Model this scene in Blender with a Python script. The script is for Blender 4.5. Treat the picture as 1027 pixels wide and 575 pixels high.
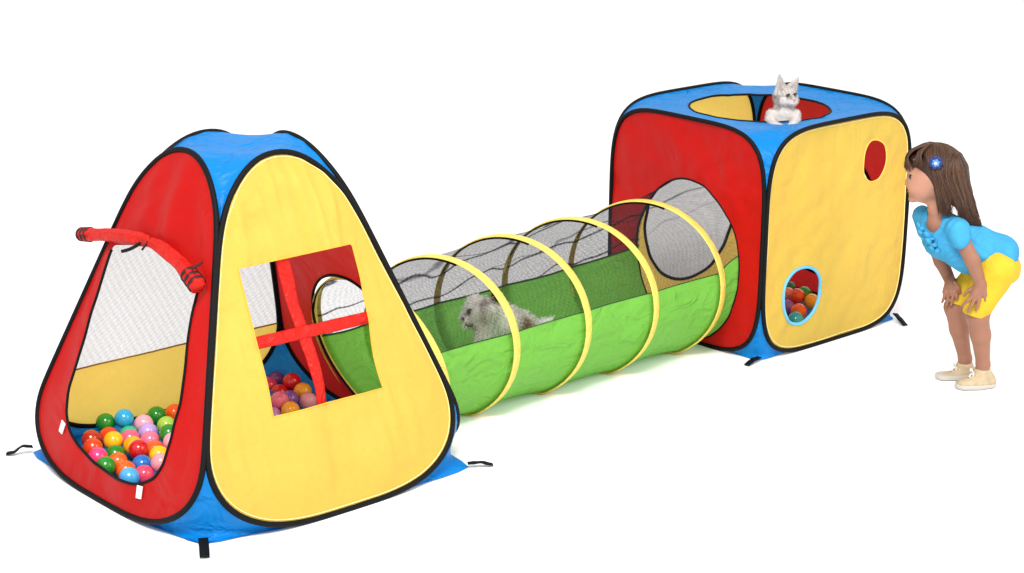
import bpy, bmesh, math, random
import numpy as np
from mathutils import Vector, Matrix, noise
from mathutils.geometry import delaunay_2d_cdt

# ------------------------------------------------------------------ clear
for o in list(bpy.data.objects):
    bpy.data.objects.remove(o, do_unlink=True)
sc = bpy.context.scene
COL = sc.collection
random.seed(7)
rng = np.random.default_rng(11)

# ------------------------------------------------------------------ camera
CAM = np.array([-4.744, -4.043, 2.0883])
YAW, PITCH, ROLL = 0.83839, 0.28807, 0.00974
cd = bpy.data.cameras.new("camera")
cam = bpy.data.objects.new("camera", cd)
COL.objects.link(cam)
FW = Vector((math.cos(PITCH) * math.cos(YAW), math.cos(PITCH) * math.sin(YAW), -math.sin(PITCH)))
R0 = Vector((math.sin(YAW), -math.cos(YAW), 0))
U0 = R0.cross(FW)
RT = R0 * math.cos(ROLL) + U0 * math.sin(ROLL)
UP = -R0 * math.sin(ROLL) + U0 * math.cos(ROLL)
M = Matrix((RT, UP, -FW)).transposed().to_4x4()
M.translation = Vector(CAM)
cam.matrix_world = M
cd.sensor_fit = 'HORIZONTAL'
cd.sensor_width = 36
cd.lens = 1959.46 / 1027 * 36
cd.clip_start = 0.05
cd.clip_end = 500
sc.camera = cam

# ------------------------------------------------------------------ world (white studio) and lamps
w = bpy.data.worlds.new("World")
sc.world = w
w.use_nodes = True
bg = w.node_tree.nodes['Background']
bg.inputs[0].default_value = (1.0, 1.0, 1.0, 1)
bg.inputs[1].default_value = 1.05


def area_lamp(name, loc, target, size, power, color=(1, 1, 1)):
    ld = bpy.data.lights.new(name, 'AREA')
    ld.shape = 'SQUARE'
    ld.size = size
    ld.energy = power
    ld.color = color
    ob = bpy.data.objects.new(name, ld)
    COL.objects.link(ob)
    ob.location = loc
    ob.rotation_euler = (Vector(target) - Vector(loc)).to_track_quat('-Z', 'Y').to_euler()
    return ob


area_lamp("studio_softbox", (-4.6, -3.0, 6.4), (-0.7, 0.3, 0.2), 2.4, 640, (1.0, 0.985, 0.96))
area_lamp("studio_fill_lamp", (0.5, -4.5, 3.6), (-0.4, 0.2, 0.3), 2.5, 125, (1.0, 0.99, 0.98))

sc.view_settings.view_transform = 'Standard'
sc.view_settings.look = 'None'
sc.view_settings.exposure = 0.0
sc.view_settings.gamma = 1.0
sc.view_settings.use_curve_mapping = False
sc.render.engine = 'CYCLES'
sc.cycles.use_denoising = True
sc.cycles.max_bounces = 12
sc.cycles.transparent_max_bounces = 40
sc.cycles.transmission_bounces = 8
sc.cycles.sample_clamp_indirect = 6


# ------------------------------------------------------------------ helpers
def lin(r, g, b):
    f = lambda c: (c / 255 / 12.92) if c / 255 <= 0.04045 else ((c / 255 + 0.055) / 1.055) ** 2.4
    return (f(r), f(g), f(b), 1)


def new_mat(name):
    m = bpy.data.materials.new(name)
    m.use_nodes = True
    nt = m.node_tree
    b = nt.nodes['Principled BSDF']
    return m, nt, b


def N(nt, typ, **kw):
    n = nt.nodes.new(typ)
    for k, v in kw.items():
        setattr(n, k, v)
    return n


def fabric(name, col, transl=0.28, bump=0.25, rough=0.40, scale=(6, 6, 6), fine=0.05, var=0.02, spec=0.17):
    """thin woven nylon: satin gloss, lets some light through, soft creases"""
    m, nt, b = new_mat(name)
    L = nt.links
    tc = N(nt, 'ShaderNodeTexCoord')
    mp = N(nt, 'ShaderNodeMapping')
    mp.inputs['Scale'].default_value = scale
    L.new(tc.outputs['Object'], mp.inputs['Vector'])
    n1 = N(nt, 'ShaderNodeTexNoise')
    n1.inputs['Scale'].default_value = 1.0
    n1.inputs['Detail'].default_value = 2.5
    n1.inputs['Roughness'].default_value = 0.55
    n1.inputs['Distortion'].default_value = 0.8
    L.new(mp.outputs[0], n1.inputs['Vector'])
    n2 = N(nt, 'ShaderNodeTexNoise')
    n2.inputs['Scale'].default_value = 70
    n2.inputs['Detail'].default_value = 3
    L.new(tc.outputs['Object'], n2.inputs['Vector'])
    b1 = N(nt, 'ShaderNodeBump')
    b1.inputs['Strength'].default_value = bump
    b1.inputs['Distance'].default_value = 0.03
    L.new(n1.outputs['Fac'], b1.inputs['Height'])
    b2 = N(nt, 'ShaderNodeBump')
    b2.inputs['Strength'].default_value = fine
    b2.inputs['Distance'].default_value = 0.004
    L.new(n2.outputs['Fac'], b2.inputs['Height'])
    L.new(b1.outputs[0], b2.inputs['Normal'])
    hs = N(nt, 'ShaderNodeHueSaturation')
    hs.inputs['Color'].default_value = col
    mr = N(nt, 'ShaderNodeMapRange')
    mr.inputs['From Min'].default_value = 0.3
    mr.inputs['From Max'].default_value = 0.7
    mr.inputs['To Min'].default_value = 1 - var
    mr.inputs['To Max'].default_value = 1 + var
    L.new(n2.outputs['Fac'], mr.inputs[0])
    L.new(mr.outputs[0], hs.inputs['Value'])
    b.inputs['Roughness'].default_value = rough
    b.inputs['Specular IOR Level'].default_value = spec
    L.new(hs.outputs[0], b.inputs['Base Color'])
    L.new(b2.outputs[0], b.inputs['Normal'])
    tr = N(nt, 'ShaderNodeBsdfTranslucent')
    br = N(nt, 'ShaderNodeHueSaturation')
    br.inputs['Value'].default_value = 1.2
    br.inputs['Saturation'].default_value = 0.96
    L.new(hs.outputs[0], br.inputs['Color'])
    L.new(br.outputs[0], tr.inputs['Color'])
    L.new(b2.outputs[0], tr.inputs['Normal'])
    mx = N(nt, 'ShaderNodeMixShader')
    mx.inputs[0].default_value = transl
    L.new(b.outputs[0], mx.inputs[1])
    L.new(tr.outputs[0], mx.inputs[2])
    L.new(mx.outputs[0], nt.nodes['Material Output'].inputs['Surface'])
    return m


def plain(name, col, rough=0.5, spec=0.4, bump=0.0, bscale=60, coat=0.0, sss=0.0, var=0.0, vscale=30):
    m, nt, b = new_mat(name)
    L = nt.links
    tc = N(nt, 'ShaderNodeTexCoord')
    b.inputs['Base Color'].default_value = col
    b.inputs['Roughness'].default_value = rough
    b.inputs['Specular IOR Level'].default_value = spec
    b.inputs['Coat Weight'].default_value = coat
    if sss:
        b.inputs['Subsurface Weight'].default_value = sss
        b.inputs['Subsurface Radius'].default_value = (0.012, 0.005, 0.003)
        b.inputs['Subsurface Scale'].default_value = 0.6
    if var:
        n = N(nt, 'ShaderNodeTexNoise')
        n.inputs['Scale'].default_value = vscale
        n.inputs['Detail'].default_value = 4
        L.new(tc.outputs['Object'], n.inputs['Vector'])
        hs = N(nt, 'ShaderNodeHueSaturation')
        hs.inputs['Color'].default_value = col
        mr = N(nt, 'ShaderNodeMapRange')
        mr.inputs['From Min'].default_value = 0.3
        mr.inputs['From Max'].default_value = 0.7
        mr.inputs['To Min'].default_value = 1 - var
        mr.inputs['To Max'].default_value = 1 + var
        L.new(n.outputs['Fac'], mr.inputs[0])
        L.new(mr.outputs[0], hs.inputs['Value'])
        L.new(hs.outputs[0], b.inputs['Base Color'])
    if bump:
        n = N(nt, 'ShaderNodeTexNoise')
        n.inputs['Scale'].default_value = bscale
        n.inputs['Detail'].default_value = 4
        L.new(tc.outputs['Object'], n.inputs['Vector'])
        bp = N(nt, 'ShaderNodeBump')
        bp.inputs['Strength'].default_value = bump
        bp.inputs['Distance'].default_value = 0.004
        L.new(n.outputs['Fac'], bp.inputs['Height'])
        L.new(bp.outputs[0], b.inputs['Normal'])
    return m


def netting(name, col, opacity, grain=0.2, folds=0.0, cells=0):
    """fine tulle netting: part thread, part open air"""
    m, nt, b = new_mat(name)
    L = nt.links
    tc = N(nt, 'ShaderNodeTexCoord')
    df = N(nt, 'ShaderNodeBsdfDiffuse')
    df.inputs['Color'].default_value = col
    tl = N(nt, 'ShaderNodeBsdfTranslucent')
    tl.inputs['Color'].default_value = col
    m1 = N(nt, 'ShaderNodeMixShader')
    m1.inputs[0].default_value = 0.4
    L.new(df.outputs[0], m1.inputs[1])
    L.new(tl.outputs[0], m1.inputs[2])
    tp = N(nt, 'ShaderNodeBsdfTransparent')
    n = N(nt, 'ShaderNodeTexNoise')
    n.inputs['Scale'].default_value = 130
    n.inputs['Detail'].default_value = 2
    L.new(tc.outputs['Object'], n.inputs['Vector'])
    mr = N(nt, 'ShaderNodeMapRange')
    mr.inputs['From Min'].default_value = 0.3
    mr.inputs['From Max'].default_value = 0.7
    mr.inputs['To Min'].default_value = opacity - grain
    mr.inputs['To Max'].default_value = opacity + grain
    L.new(n.outputs['Fac'], mr.inputs[0])
    fac = mr.outputs[0]
    if folds:
        mp = N(nt, 'ShaderNodeMapping')
        mp.inputs['Rotation'].default_value = (0.5, 0.10, 0.16)
        L.new(tc.outputs['Object'], mp.inputs['Vector'])
        wv0 = N(nt, 'ShaderNodeTexWave', wave_type='BANDS', bands_direction='Z')
        wv0.inputs['Scale'].default_value = 4.6
        wv0.inputs['Distortion'].default_value = 5.0
        wv0.inputs['Detail'].default_value = 1.5
        wv0.inputs['Detail Scale'].default_value = 0.9
        L.new(mp.outputs[0], wv0.inputs['Vector'])
        a = N(nt, 'ShaderNodeMath', operation='SUBTRACT')
        a.inputs[0].default_value = 1.0
        L.new(wv0.outputs['Fac'], a.inputs[1])
        r2 = N(nt, 'ShaderNodeMapRange')
        r2.inputs['From Min'].default_value = 0.0
        r2.inputs['From Max'].default_value = 0.035
        r2.inputs['To Min'].default_value = folds
        r2.inputs['To Max'].default_value = 0.0
        L.new(a.outputs[0], r2.inputs[0])
        ad = N(nt, 'ShaderNodeMath', operation='ADD')
        ad.use_clamp = True
        L.new(fac, ad.inputs[0])
        # the netting is only bunched on the far side and over the top
        sx = N(nt, 'ShaderNodeSeparateXYZ')
        L.new(tc.outputs['Object'], sx.inputs[0])
        r3 = N(nt, 'ShaderNodeMapRange')
        r3.inputs['From Min'].default_value = -0.16
        r3.inputs['From Max'].default_value = 0.0
        L.new(sx.outputs['Y'], r3.inputs[0])
        mu = N(nt, 'ShaderNodeMath', operation='MULTIPLY')
        L.new(r2.outputs[0], mu.inputs[0])
        L.new(r3.outputs[0], mu.inputs[1])
        L.new(mu.outputs[0], ad.inputs[1])
        fac = ad.outputs[0]
    if cells:
        for sg in (1, -1):
            mp = N(nt, 'ShaderNodeMapping')
            mp.inputs['Scale'].default_value = (1, 1, sg)
            L.new(tc.outputs['Object'], mp.inputs['Vector'])
            wv = N(nt, 'ShaderNodeTexWave', wave_type='BANDS', bands_direction='DIAGONAL')
            wv.inputs['Scale'].default_value = cells
            L.new(mp.outputs[0], wv.inputs['Vector'])
            md = N(nt, 'ShaderNodeMath', operation='MULTIPLY_ADD')
            md.inputs[1].default_value = .075
            L.new(wv.outputs['Fac'], md.inputs[0])
            L.new(fac, md.inputs[2])
            fac = md.outputs[0]
    m2 = N(nt, 'ShaderNodeMixShader')
    L.new(fac, m2.inputs[0])
    L.new(tp.outputs[0], m2.inputs[1])
    L.new(m1.outputs[0], m2.inputs[2])
    L.new(m2.outputs[0], nt.nodes['Material Output'].inputs['Surface'])
    return m


def attr_mat(name, rough=0.6, spec=0.3, attr='tint', bump=0.0, bscale=90, transl=0.0):
    """base colour from a per-point colour attribute (coat markings, strands of hair)"""
    m, nt, b = new_mat(name)
    L = nt.links
    a = N(nt, 'ShaderNodeAttribute')
    a.attribute_name = attr
    L.new(a.outputs['Color'], b.inputs['Base Color'])
    b.inputs['Roughness'].default_value = rough
    b.inputs['Specular IOR Level'].default_value = spec
    if bump:
        tc = N(nt, 'ShaderNodeTexCoord')
        n = N(nt, 'ShaderNodeTexNoise')
        n.inputs['Scale'].default_value = bscale
        n.inputs['Detail'].default_value = 4
        L.new(tc.outputs['Object'], n.inputs['Vector'])
        bp = N(nt, 'ShaderNodeBump')
        bp.inputs['Strength'].default_value = bump
        bp.inputs['Distance'].default_value = 0.004
        L.new(n.outputs['Fac'], bp.inputs['Height'])
        L.new(bp.outputs[0], b.inputs['Normal'])
    return m


def obj(name, verts, faces, mat, parent=None, smooth=True, tint=None):
    me = bpy.data.meshes.new(name)
    me.from_pydata([tuple(map(float, v)) for v in verts], [], [tuple(map(int, f)) for f in faces])
    me.update()
    if smooth:
        me.polygons.foreach_set('use_smooth', [True] * len(me.polygons))
    if tint is not None:
        at = me.color_attributes.new('tint', 'FLOAT_COLOR', 'POINT')
        t = np.ones((len(me.vertices), 4), np.float32)
        t[:, :3] = tint
        at.data.foreach_set('color', t.ravel())
    me.materials.append(mat)
    o = bpy.data.objects.new(name, me)
    COL.objects.link(o)
    if parent is not None:
        o.parent = parent
        # geometry is written in world coordinates: keep it there
        o.matrix_parent_inverse = Matrix.Translation(-world_loc(parent))
    return o


def world_loc(o):
    v = Vector(o.location)
    p = o.parent
    if p is not None:
        # parts below a thing carry no location of their own
        return world_loc(p) + v if p.parent is None else world_loc(p) + v
    return v


def part(name, verts, faces, mat, parent, **kw):
    """a child mesh: vertices given in world space are stored relative to the thing's base"""
    base = world_loc(parent)
    vs = np.asarray(verts, float) - np.array(base)
    o = obj(name, vs, faces, mat, None, **kw)
    o.parent = parent
    return o


def thing(name, label, cat, loc=(0, 0, 0), group=None):
    o = bpy.data.objects.new(name, None)
    o.empty_display_size = 0.1
    COL.objects.link(o)
    o.location = loc
    o['label'] = label
    o['category'] = cat
    if group:
        o['group'] = group
    return o


def tube(path, r, nseg=10, closed=False, flat=None, nrm=None, caps=True):
    """tube along a path; r number or list; flat=(normal list, ratio) squashes the section"""
    P = np.asarray(path, float)
    n = len(P)
    rr = np.full(n, r) if np.isscalar(r) else np.asarray(r, float)
    if closed:
        T = np.roll(P, -1, 0) - np.roll(P, 1, 0)
    else:
        T = np.gradient(P, axis=0)
    T /= np.linalg.norm(T, axis=1)[:, None] + 1e-12
    if nrm is None:
        ref = np.array([0.0, 0, 1]) if abs(T[0, 2]) < 0.9 else np.array([1.0, 0, 0])
        A = np.zeros_like(P)
        a = ref - T[0] * (ref @ T[0])
        for i in range(n):
            a = a - T[i] * (a @ T[i])
            a /= np.linalg.norm(a) + 1e-12
            A[i] = a
    else:
        A = np.broadcast_to(np.asarray(nrm, float), P.shape).copy()
        A -= T * (A * T).sum(1)[:, None]
        A /= np.linalg.norm(A, axis=1)[:, None]
    B = np.cross(T, A)
    k = 1.0 if flat is None else flat
    V, F = [], []
    for i in range(n):
        for j in range(nseg):
            t = 2 * math.pi * j / nseg
            V.append(P[i] + rr[i] * (math.cos(t) * k * A[i] + math.sin(t) * B[i]))
    m = n if closed else n - 1
    for i in range(m):
        i2 = (i + 1) % n
        for j in range(nseg):
            j2 = (j + 1) % nseg
            F.append((i * nseg + j, i * nseg + j2, i2 * nseg + j2, i2 * nseg + j))
    if not closed and caps:
        F.append(tuple(range(nseg))[::-1])
        F.append(tuple((n - 1) * nseg + j for j in range(nseg)))
    return V, F


def merge(*vf):
    V, F = [], []
    for v, f in vf:
        o = len(V)
        V += [tuple(x) for x in v]
        F += [tuple(i + o for i in q) for q in f]
    return V, F


def poly_in(poly, X, Y):
    """vectorised point in polygon"""
    p = np.asarray(poly)
    q = np.roll(p, -1, 0)
    ins = np.zeros(X.shape, bool)
    for (x1, y1), (x2, y2) in zip(p, q):
        c = ((y1 > Y) != (y2 > Y))
        if y1 != y2:
            ins ^= c & (X < (x2 - x1) * (Y - y1) / (y2 - y1) + x1)
    return ins


def sheet(outline, holes, fn, step=0.014):
    """a cloth sheet: triangulates the outline minus holes in (u, v), fn maps to space"""
    pts = []
    edges = []
    for loop in [outline] + list(holes):
        s = len(pts)
        pts += [tuple(p) for p in loop]
        edges += [(s + i, s + (i + 1) % len(loop)) for i in range(len(loop))]
    o = np.asarray(outline)
    lo, hi = o.min(0), o.max(0)
    gx, gy = np.meshgrid(np.arange(lo[0], hi[0], step), np.arange(lo[1], hi[1], step))
    gx = gx.ravel() + rng.uniform(-.15, .15, gx.size) * step
    gy = gy.ravel() + rng.uniform(-.15, .15, gy.size) * step
    ok = poly_in(outline, gx, gy)
    for h in holes:
        ok &= ~poly_in(h, gx, gy)
    allb = np.asarray(pts)
    g = np.stack([gx[ok], gy[ok]], 1)
    d = np.min(np.linalg.norm(g[:, None] - allb[None], axis=2), axis=1)
    g = g[d > step * 0.45]
    pts += [tuple(p) for p in g]
    r = delaunay_2d_cdt([Vector(p) for p in pts], edges, [], 0, 1e-6)
    V = np.array([(v.x, v.y) for v in r[0]])
    F = np.array([f for f in r[2] if len(f) == 3])
    c = V[F].mean(1)
    ok = poly_in(outline, c[:, 0], c[:, 1])
    for h in holes:
        ok &= ~poly_in(h, c[:, 0], c[:, 1])
    F = F[ok]
    used = np.unique(F)
    mp = -np.ones(len(V), int)
    mp[used] = np.arange(len(used))
    V = V[used]
    F = mp[F]
    return np.array([fn(u, v) for u, v in V]), F


def resample(poly, n, closed=True):
    p = np.asarray(poly, float)
    if closed:
        p = np.vstack([p, p[:1]])
    d = np.r_[0, np.cumsum(np.linalg.norm(np.diff(p, axis=0), axis=1))]
    t = np.linspace(0, d[-1], n, endpoint=not closed)
    return np.stack([np.interp(t, d, p[:, k]) for k in range(p.shape[1])], 1)


def smooth_loop(poly, n=120, it=6):
    p = resample(poly, n)
    for _ in range(it):
        p = 0.5 * p + 0.25 * (np.roll(p, 1, 0) + np.roll(p, -1, 0))
    return p


def circle(cx, cy, r, n=64, ry=None):
    t = np.linspace(0, 2 * np.pi, n, endpoint=False)
    return np.stack([cx + r * np.cos(t), cy + (ry or r) * np.sin(t)], 1)


def nz(x, y, z=0.0):
    return noise.noise(Vector((x, y, z)))


# ---- implicit bodies: a field of soft-joined shapes meshed as one continuous skin
class Field:
    def __init__(self, lo, hi, vox):
        self.lo = np.array(lo, float)
        self.vox = vox
        self.n = np.ceil((np.array(hi) - self.lo) / vox).astype(int) + 1
        self.g = np.full(self.n, 0.06, np.float32)

    def _win(self, lo, hi):
        a = np.clip(np.floor((lo - self.lo) / self.vox).astype(int), 0, self.n - 1)
        b = np.clip(np.ceil((hi - self.lo) / self.vox).astype(int) + 1, 1, self.n)
        ax = [self.lo[k] + self.vox * np.arange(a[k], b[k]) for k in range(3)]
        G = np.meshgrid(*ax, indexing='ij')
        return tuple(slice(a[k], b[k]) for k in range(3)), G

    def _put(self, sl, d, k, op):
        g = self.g[sl]
        if op == 'add':
            if k > 0:
                h = np.clip(0.5 + 0.5 * (g - d) / k, 0, 1)
                self.g[sl] = g * (1 - h) + d * h - k * h * (1 - h)
            else:
                self.g[sl] = np.minimum(g, d)
        elif op == 'sub':
            if k > 0:
                h = np.clip(0.5 - 0.5 * (g + d) / k, 0, 1)
                self.g[sl] = g * (1 - h) - d * h + k * h * (1 - h)
            else:
                self.g[sl] = np.maximum(g, -d)

    def cap(self, a, b, ra, rb=None, k=0.012, op='add'):
        rb = ra if rb is None else rb
        a, b = np.array(a, float), np.array(b, float)
        m = max(ra, rb) + 3 * k + 0.03
        sl, (X, Y, Z) = self._win(np.minimum(a, b) - m, np.maximum(a, b) + m)
        ab = b - a
        L2 = ab @ ab + 1e-12
        t = np.clip(((X - a[0]) * ab[0] + (Y - a[1]) * ab[1] + (Z - a[2]) * ab[2]) / L2, 0, 1)
        d = np.sqrt((X - a[0] - t * ab[0]) ** 2 + (Y - a[1] - t * ab[1]) ** 2 + (Z - a[2] - t * ab[2]) ** 2) - (ra + (rb - ra) * t)
        self._put(sl, d.astype(np.float32), k, op)

    def chain(self, pts, radii, k=0.012):
        for i in range(len(pts) - 1):
            self.cap(pts[i], pts[i + 1], radii[i], radii[i + 1], k)

    def ell(self, c, r, k=0.012, op='add', rot=None):
        c = np.array(c, float)
        r = np.array(r, float)
        m = r.max() + 3 * k + 0.03
        sl, (X, Y, Z) = self._win(c - m, c + m)
        X, Y, Z = X - c[0], Y - c[1], Z - c[2]
        if rot is not None:
            Q = np.array(rot)
            X, Y, Z = (Q[0, 0] * X + Q[0, 1] * Y + Q[0, 2] * Z, Q[1, 0] * X + Q[1, 1] * Y + Q[1, 2] * Z, Q[2, 0] * X + Q[2, 1] * Y + Q[2, 2] * Z)
        k0 = np.sqrt((X / r[0]) ** 2 + (Y / r[1]) ** 2 + (Z / r[2]) ** 2)
        k1 = np.sqrt((X / r[0] ** 2) ** 2 + (Y / r[1] ** 2) ** 2 + (Z / r[2] ** 2) ** 2) + 1e-9
        d = k0 * (k0 - 1) / k1
        d = np.where(k0 < 0.05, -r.min(), d)
        self._put(sl, d.astype(np.float32), k, op)

    def half(self, p, nrm, k=0.0):
        """cut away everything on the side nrm points to"""
        nrm = np.array(nrm, float)
        nrm /= np.linalg.norm(nrm)
        sl, (X, Y, Z) = self._win(self.lo, self.lo + self.vox * self.n)
        d = -((X - p[0]) * nrm[0] + (Y - p[1]) * nrm[1] + (Z - p[2]) * nrm[2])
        self._put(sl, d.astype(np.float32), k, 'sub')

    def sample(self, p):
        i = np.clip(((np.asarray(p) - self.lo) / self.vox).astype(int), 1, self.n - 3)
        x, y, z = i
        t = (np.asarray(p) - self.lo) / self.vox - i
        c = self.g[x:x + 2, y:y + 2, z:z + 2].astype(float)
        cx = c[0] * (1 - t[0]) + c[1] * t[0]
        cy = cx[0] * (1 - t[1]) + cx[1] * t[1]
        d = cy[0] * (1 - t[2]) + cy[1] * t[2]
        g = self.g
        gr = np.array([g[x + 1, y, z] - g[x - 1, y, z], g[x, y + 1, z] - g[x, y - 1, z], g[x, y, z + 1] - g[x, y, z - 1]], float)
        return d, gr / (np.linalg.norm(gr) + 1e-9)

    def mesh(self, it=2):
        g = self.g
        s = g < 0
        nx, ny, nz_ = g.shape
        cnt = np.zeros((nx - 1, ny - 1, nz_ - 1), np.int8)
        for dx in (0, 1):
            for dy in (0, 1):
                for dz in (0, 1):
                    cnt += s[dx:nx - 1 + dx, dy:ny - 1 + dy, dz:nz_ - 1 + dz]
        act = (cnt > 0) & (cnt < 8)
        idx = -np.ones(act.shape, np.int64)
        C = np.argwhere(act)
        idx[act] = np.arange(len(C))
        acc = np.zeros((len(C), 3))
        num = np.zeros(len(C))
        corners = [(0, 0, 0), (1, 0, 0), (0, 1, 0), (1, 1, 0), (0, 0, 1), (1, 0, 1), (0, 1, 1), (1, 1, 1)]
        val = {c: g[C[:, 0] + c[0], C[:, 1] + c[1], C[:, 2] + c[2]] for c in corners}
        for c in corners:
            for ax in range(3):
                if c[ax] == 0:
                    e = list(c)
                    e[ax] = 1
                    e = tuple(e)
                    a, b = val[c], val[e]
                    m = (a < 0) != (b < 0)
                    t = a[m] / (a[m] - b[m])
                    p = np.tile(np.array(c, float), (m.sum(), 1))
                    p[:, ax] = t
                    acc[m] += p
                    num[m] += 1
        V = self.lo + self.vox * (C + acc / num[:, None])
        F = []
        for ax in range(3):
            b, c = (ax + 1) % 3, (ax + 2) % 3
            sh = [slice(None)] * 3
            s0, s1 = list(sh), list(sh)
            s0[ax] = slice(0, -1)
            s1[ax] = slice(1, None)
            ch = s[tuple(s0)] != s[tuple(s1)]
            E = np.argwhere(ch)
            E = E[(E[:, b] > 0) & (E[:, c] > 0) & (E[:, b] < g.shape[b] - 1) & (E[:, c] < g.shape[c] - 1)]
            inside = s[E[:, 0], E[:, 1], E[:, 2]]

            def cell(db, dc):
                q = E.copy()
                q[:, b] -= db
                q[:, c] -= dc
                return idx[q[:, 0], q[:, 1], q[:, 2]]
            Q = np.stack([cell(1, 1), cell(0, 1), cell(0, 0), cell(1, 0)], 1)
            Q[~inside] = Q[~inside][:, ::-1]
            F.append(Q)
        F = np.vstack(F)
        for _ in range(it):
            acc = np.zeros_like(V)
            num = np.zeros(len(V))
            for k in range(4):
                np.add.at(acc, F[:, k], V[F[:, (k + 1) % 4]])
                np.add.at(num, F[:, k], 1)
                np.add.at(acc, F[:, (k + 1) % 4], V[F[:, k]])
                np.add.at(num, F[:, (k + 1) % 4], 1)
            V = 0.5 * V + 0.5 * acc / np.maximum(num, 1)[:, None]
        return V, F


# ------------------------------------------------------------------ materials
RED = fabric("red_nylon", lin(190, 15, 12), 0.38, 0.45)
YEL = fabric("yellow_nylon", lin(238, 204, 90), 0.52, 0.45)
BLU = fabric("blue_nylon", lin(0, 120, 196), 0.2, 0.8, scale=(12, 12, 12))
GRN = fabric("green_nylon", lin(120, 190, 74), 0.42, 0.8, scale=(10, 14, 14))
BLK = plain("black_binding", (0.004, 0.004, 0.0045, 1), 0.6, 0.12, bump=0.3, bscale=180)
TAPE = fabric("yellow_tape", lin(236, 213, 108), 0.25, 0.4, scale=(30, 30, 30))
NETW = netting("white_netting", (0.46, 0.47, 0.49, 1), 0.54, 0.04, cells=27)
NETG = netting("grey_netting", (0.42, 0.42, 0.42, 1), 0.56, 0.04)
NETK = netting("black_netting", (0.03, 0.028, 0.036, 1), 0.355, 0.07, folds=0.5, cells=36)
REDB = fabric("bright_red_nylon", lin(205, 34, 26), 0.25, 0.6, scale=(25, 25, 25))
WHT = plain("white_webbing", (0.8, 0.79, 0.77, 1), 0.7, 0.2, bump=0.3, bscale=200)

# ------------------------------------------------------------------ ground
gm, gnt, gb = new_mat("white_studio_floor")
gb.inputs['Base Color'].default_value = (0.93, 0.93, 0.93, 1)
gb.inputs['Roughness'].default_value = 0.6
gb.inputs['Specular IOR Level'].default_value = 0.15
ground = obj("ground", [(-60, -60, 0), (60, -60, 0), (60, 60, 0), (-60, 60, 0)], [(0, 1, 2, 3)], gm, smooth=False)
ground['kind'] = 'structure'


# ================================================================== PYRAMID TENT
MX, MY, HD, TILT = -1.785, 0.376, 0.49, 0.33
CT, ST = math.cos(TILT), math.sin(TILT)
pyr = thing("pyramid_tent", "pyramid play tent with red doorway, yellow cross-barred window wall and blue corners",
            "play tent", (MX, MY, 0))

HW = np.array([(0.000, .006), (.12, .007), (.20, .014), (.27, .030), (.33, .058), (.375, .095), (.402, .140), (.415, .19), (.418, .23),
               (.412, .28), (.40, .335), (.382, .39), (.362, .447), (.341, .505), (.322, .56), (.303, .617), (.284, .67), (.264, .73),
               (.238, .788), (.206, .845), (.166, .90), (.115, .95), (.06, .982), (0, .992)])


def hw_curve(scale=1.0):
    h = HW.copy()
    h[:, 0] *= scale
    lim = HD - h[:, 1] * ST - 0.002
    k = 0.008
    e = np.clip((h[:, 0] - lim) / k, -30, 30)
    h[:, 0] = np.where(h[:, 1] > .1, h[:, 0] - k * np.log1p(np.exp(e)), h[:, 0])
    h[-1, 0] = 0
    return h


def egg(scale=1.0, n=150):
    h = hw_curve(scale)
    lp = np.vstack([h, (h * [-1, 1])[-2:0:-1]])
    return smooth_loop(lp, n, 3)


def egg_hw(v, scale=1.0):
    h = hw_curve(scale)
    return float(np.interp(v, h[:, 1], h[:, 0]))


def pface(kind, bulge=0.012, wrk=0.0025, seed=0.0, vertical=True):
    """maps (u, v) on a leaning wall to space; d pushes outward"""
    def fn(u, v, d=0.0, flat=False):
        if not flat:
            e = max(0.0, 1 - (u / (egg_hw(v, SC[kind]) + 1e-4)) ** 2) * max(0.0, 1 - ((v - .5) / .5) ** 2)
            d = d + bulge * e
            a = min(1.0, 2.5 * e)
            k = 34 if vertical else 14
            d += a * wrk * (nz(u * k, v * 3.2 + seed, seed) + 0.6 * nz(u * 9 + v * 7, v * 9 - u * 5, seed + 5)) * (0.45 + 1.3 * max(0, (v - .55)))
            d += a * wrk * 1.5 * nz(u * 5 + seed, v * 4, seed + 9)
        x = HD - v * ST + d * CT
        z = v * CT + d * ST
        if kind == 'front':
            return (MX - x, MY + u, z)
        if kind == 'side':
            return (MX + u, MY - x, z)
        if kind == 'rear':
            return (MX + u, MY + x, z)
        return (MX + x, MY + u, z)
    return fn


def hoop(parent, loop3, r=0.0082, mat=BLK, name="hoop"):
    v, f = tube(loop3, r, 8, closed=True)
    return part(name, v, f, mat, parent)


def loop3(fn, lp, d=0.0):
    return np.array([fn(u, v, d, True) for u, v in lp])


def loop3b(fn, lp, d=0.0):
    return np.array([fn(u, v, d) for u, v in lp])


SC = {'front': 1.025, 'side': 0.985, 'rear': 0.985, 'join': 1.02}
FN = {'front': pface('front', .018, .016, 1.3, False), 'side': pface('side', .020, .025, 4.1), 'rear': pface('rear', .01, .003, 7.7),
      'join': pface('join', .008, .0035, 9.2, False)}

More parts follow.
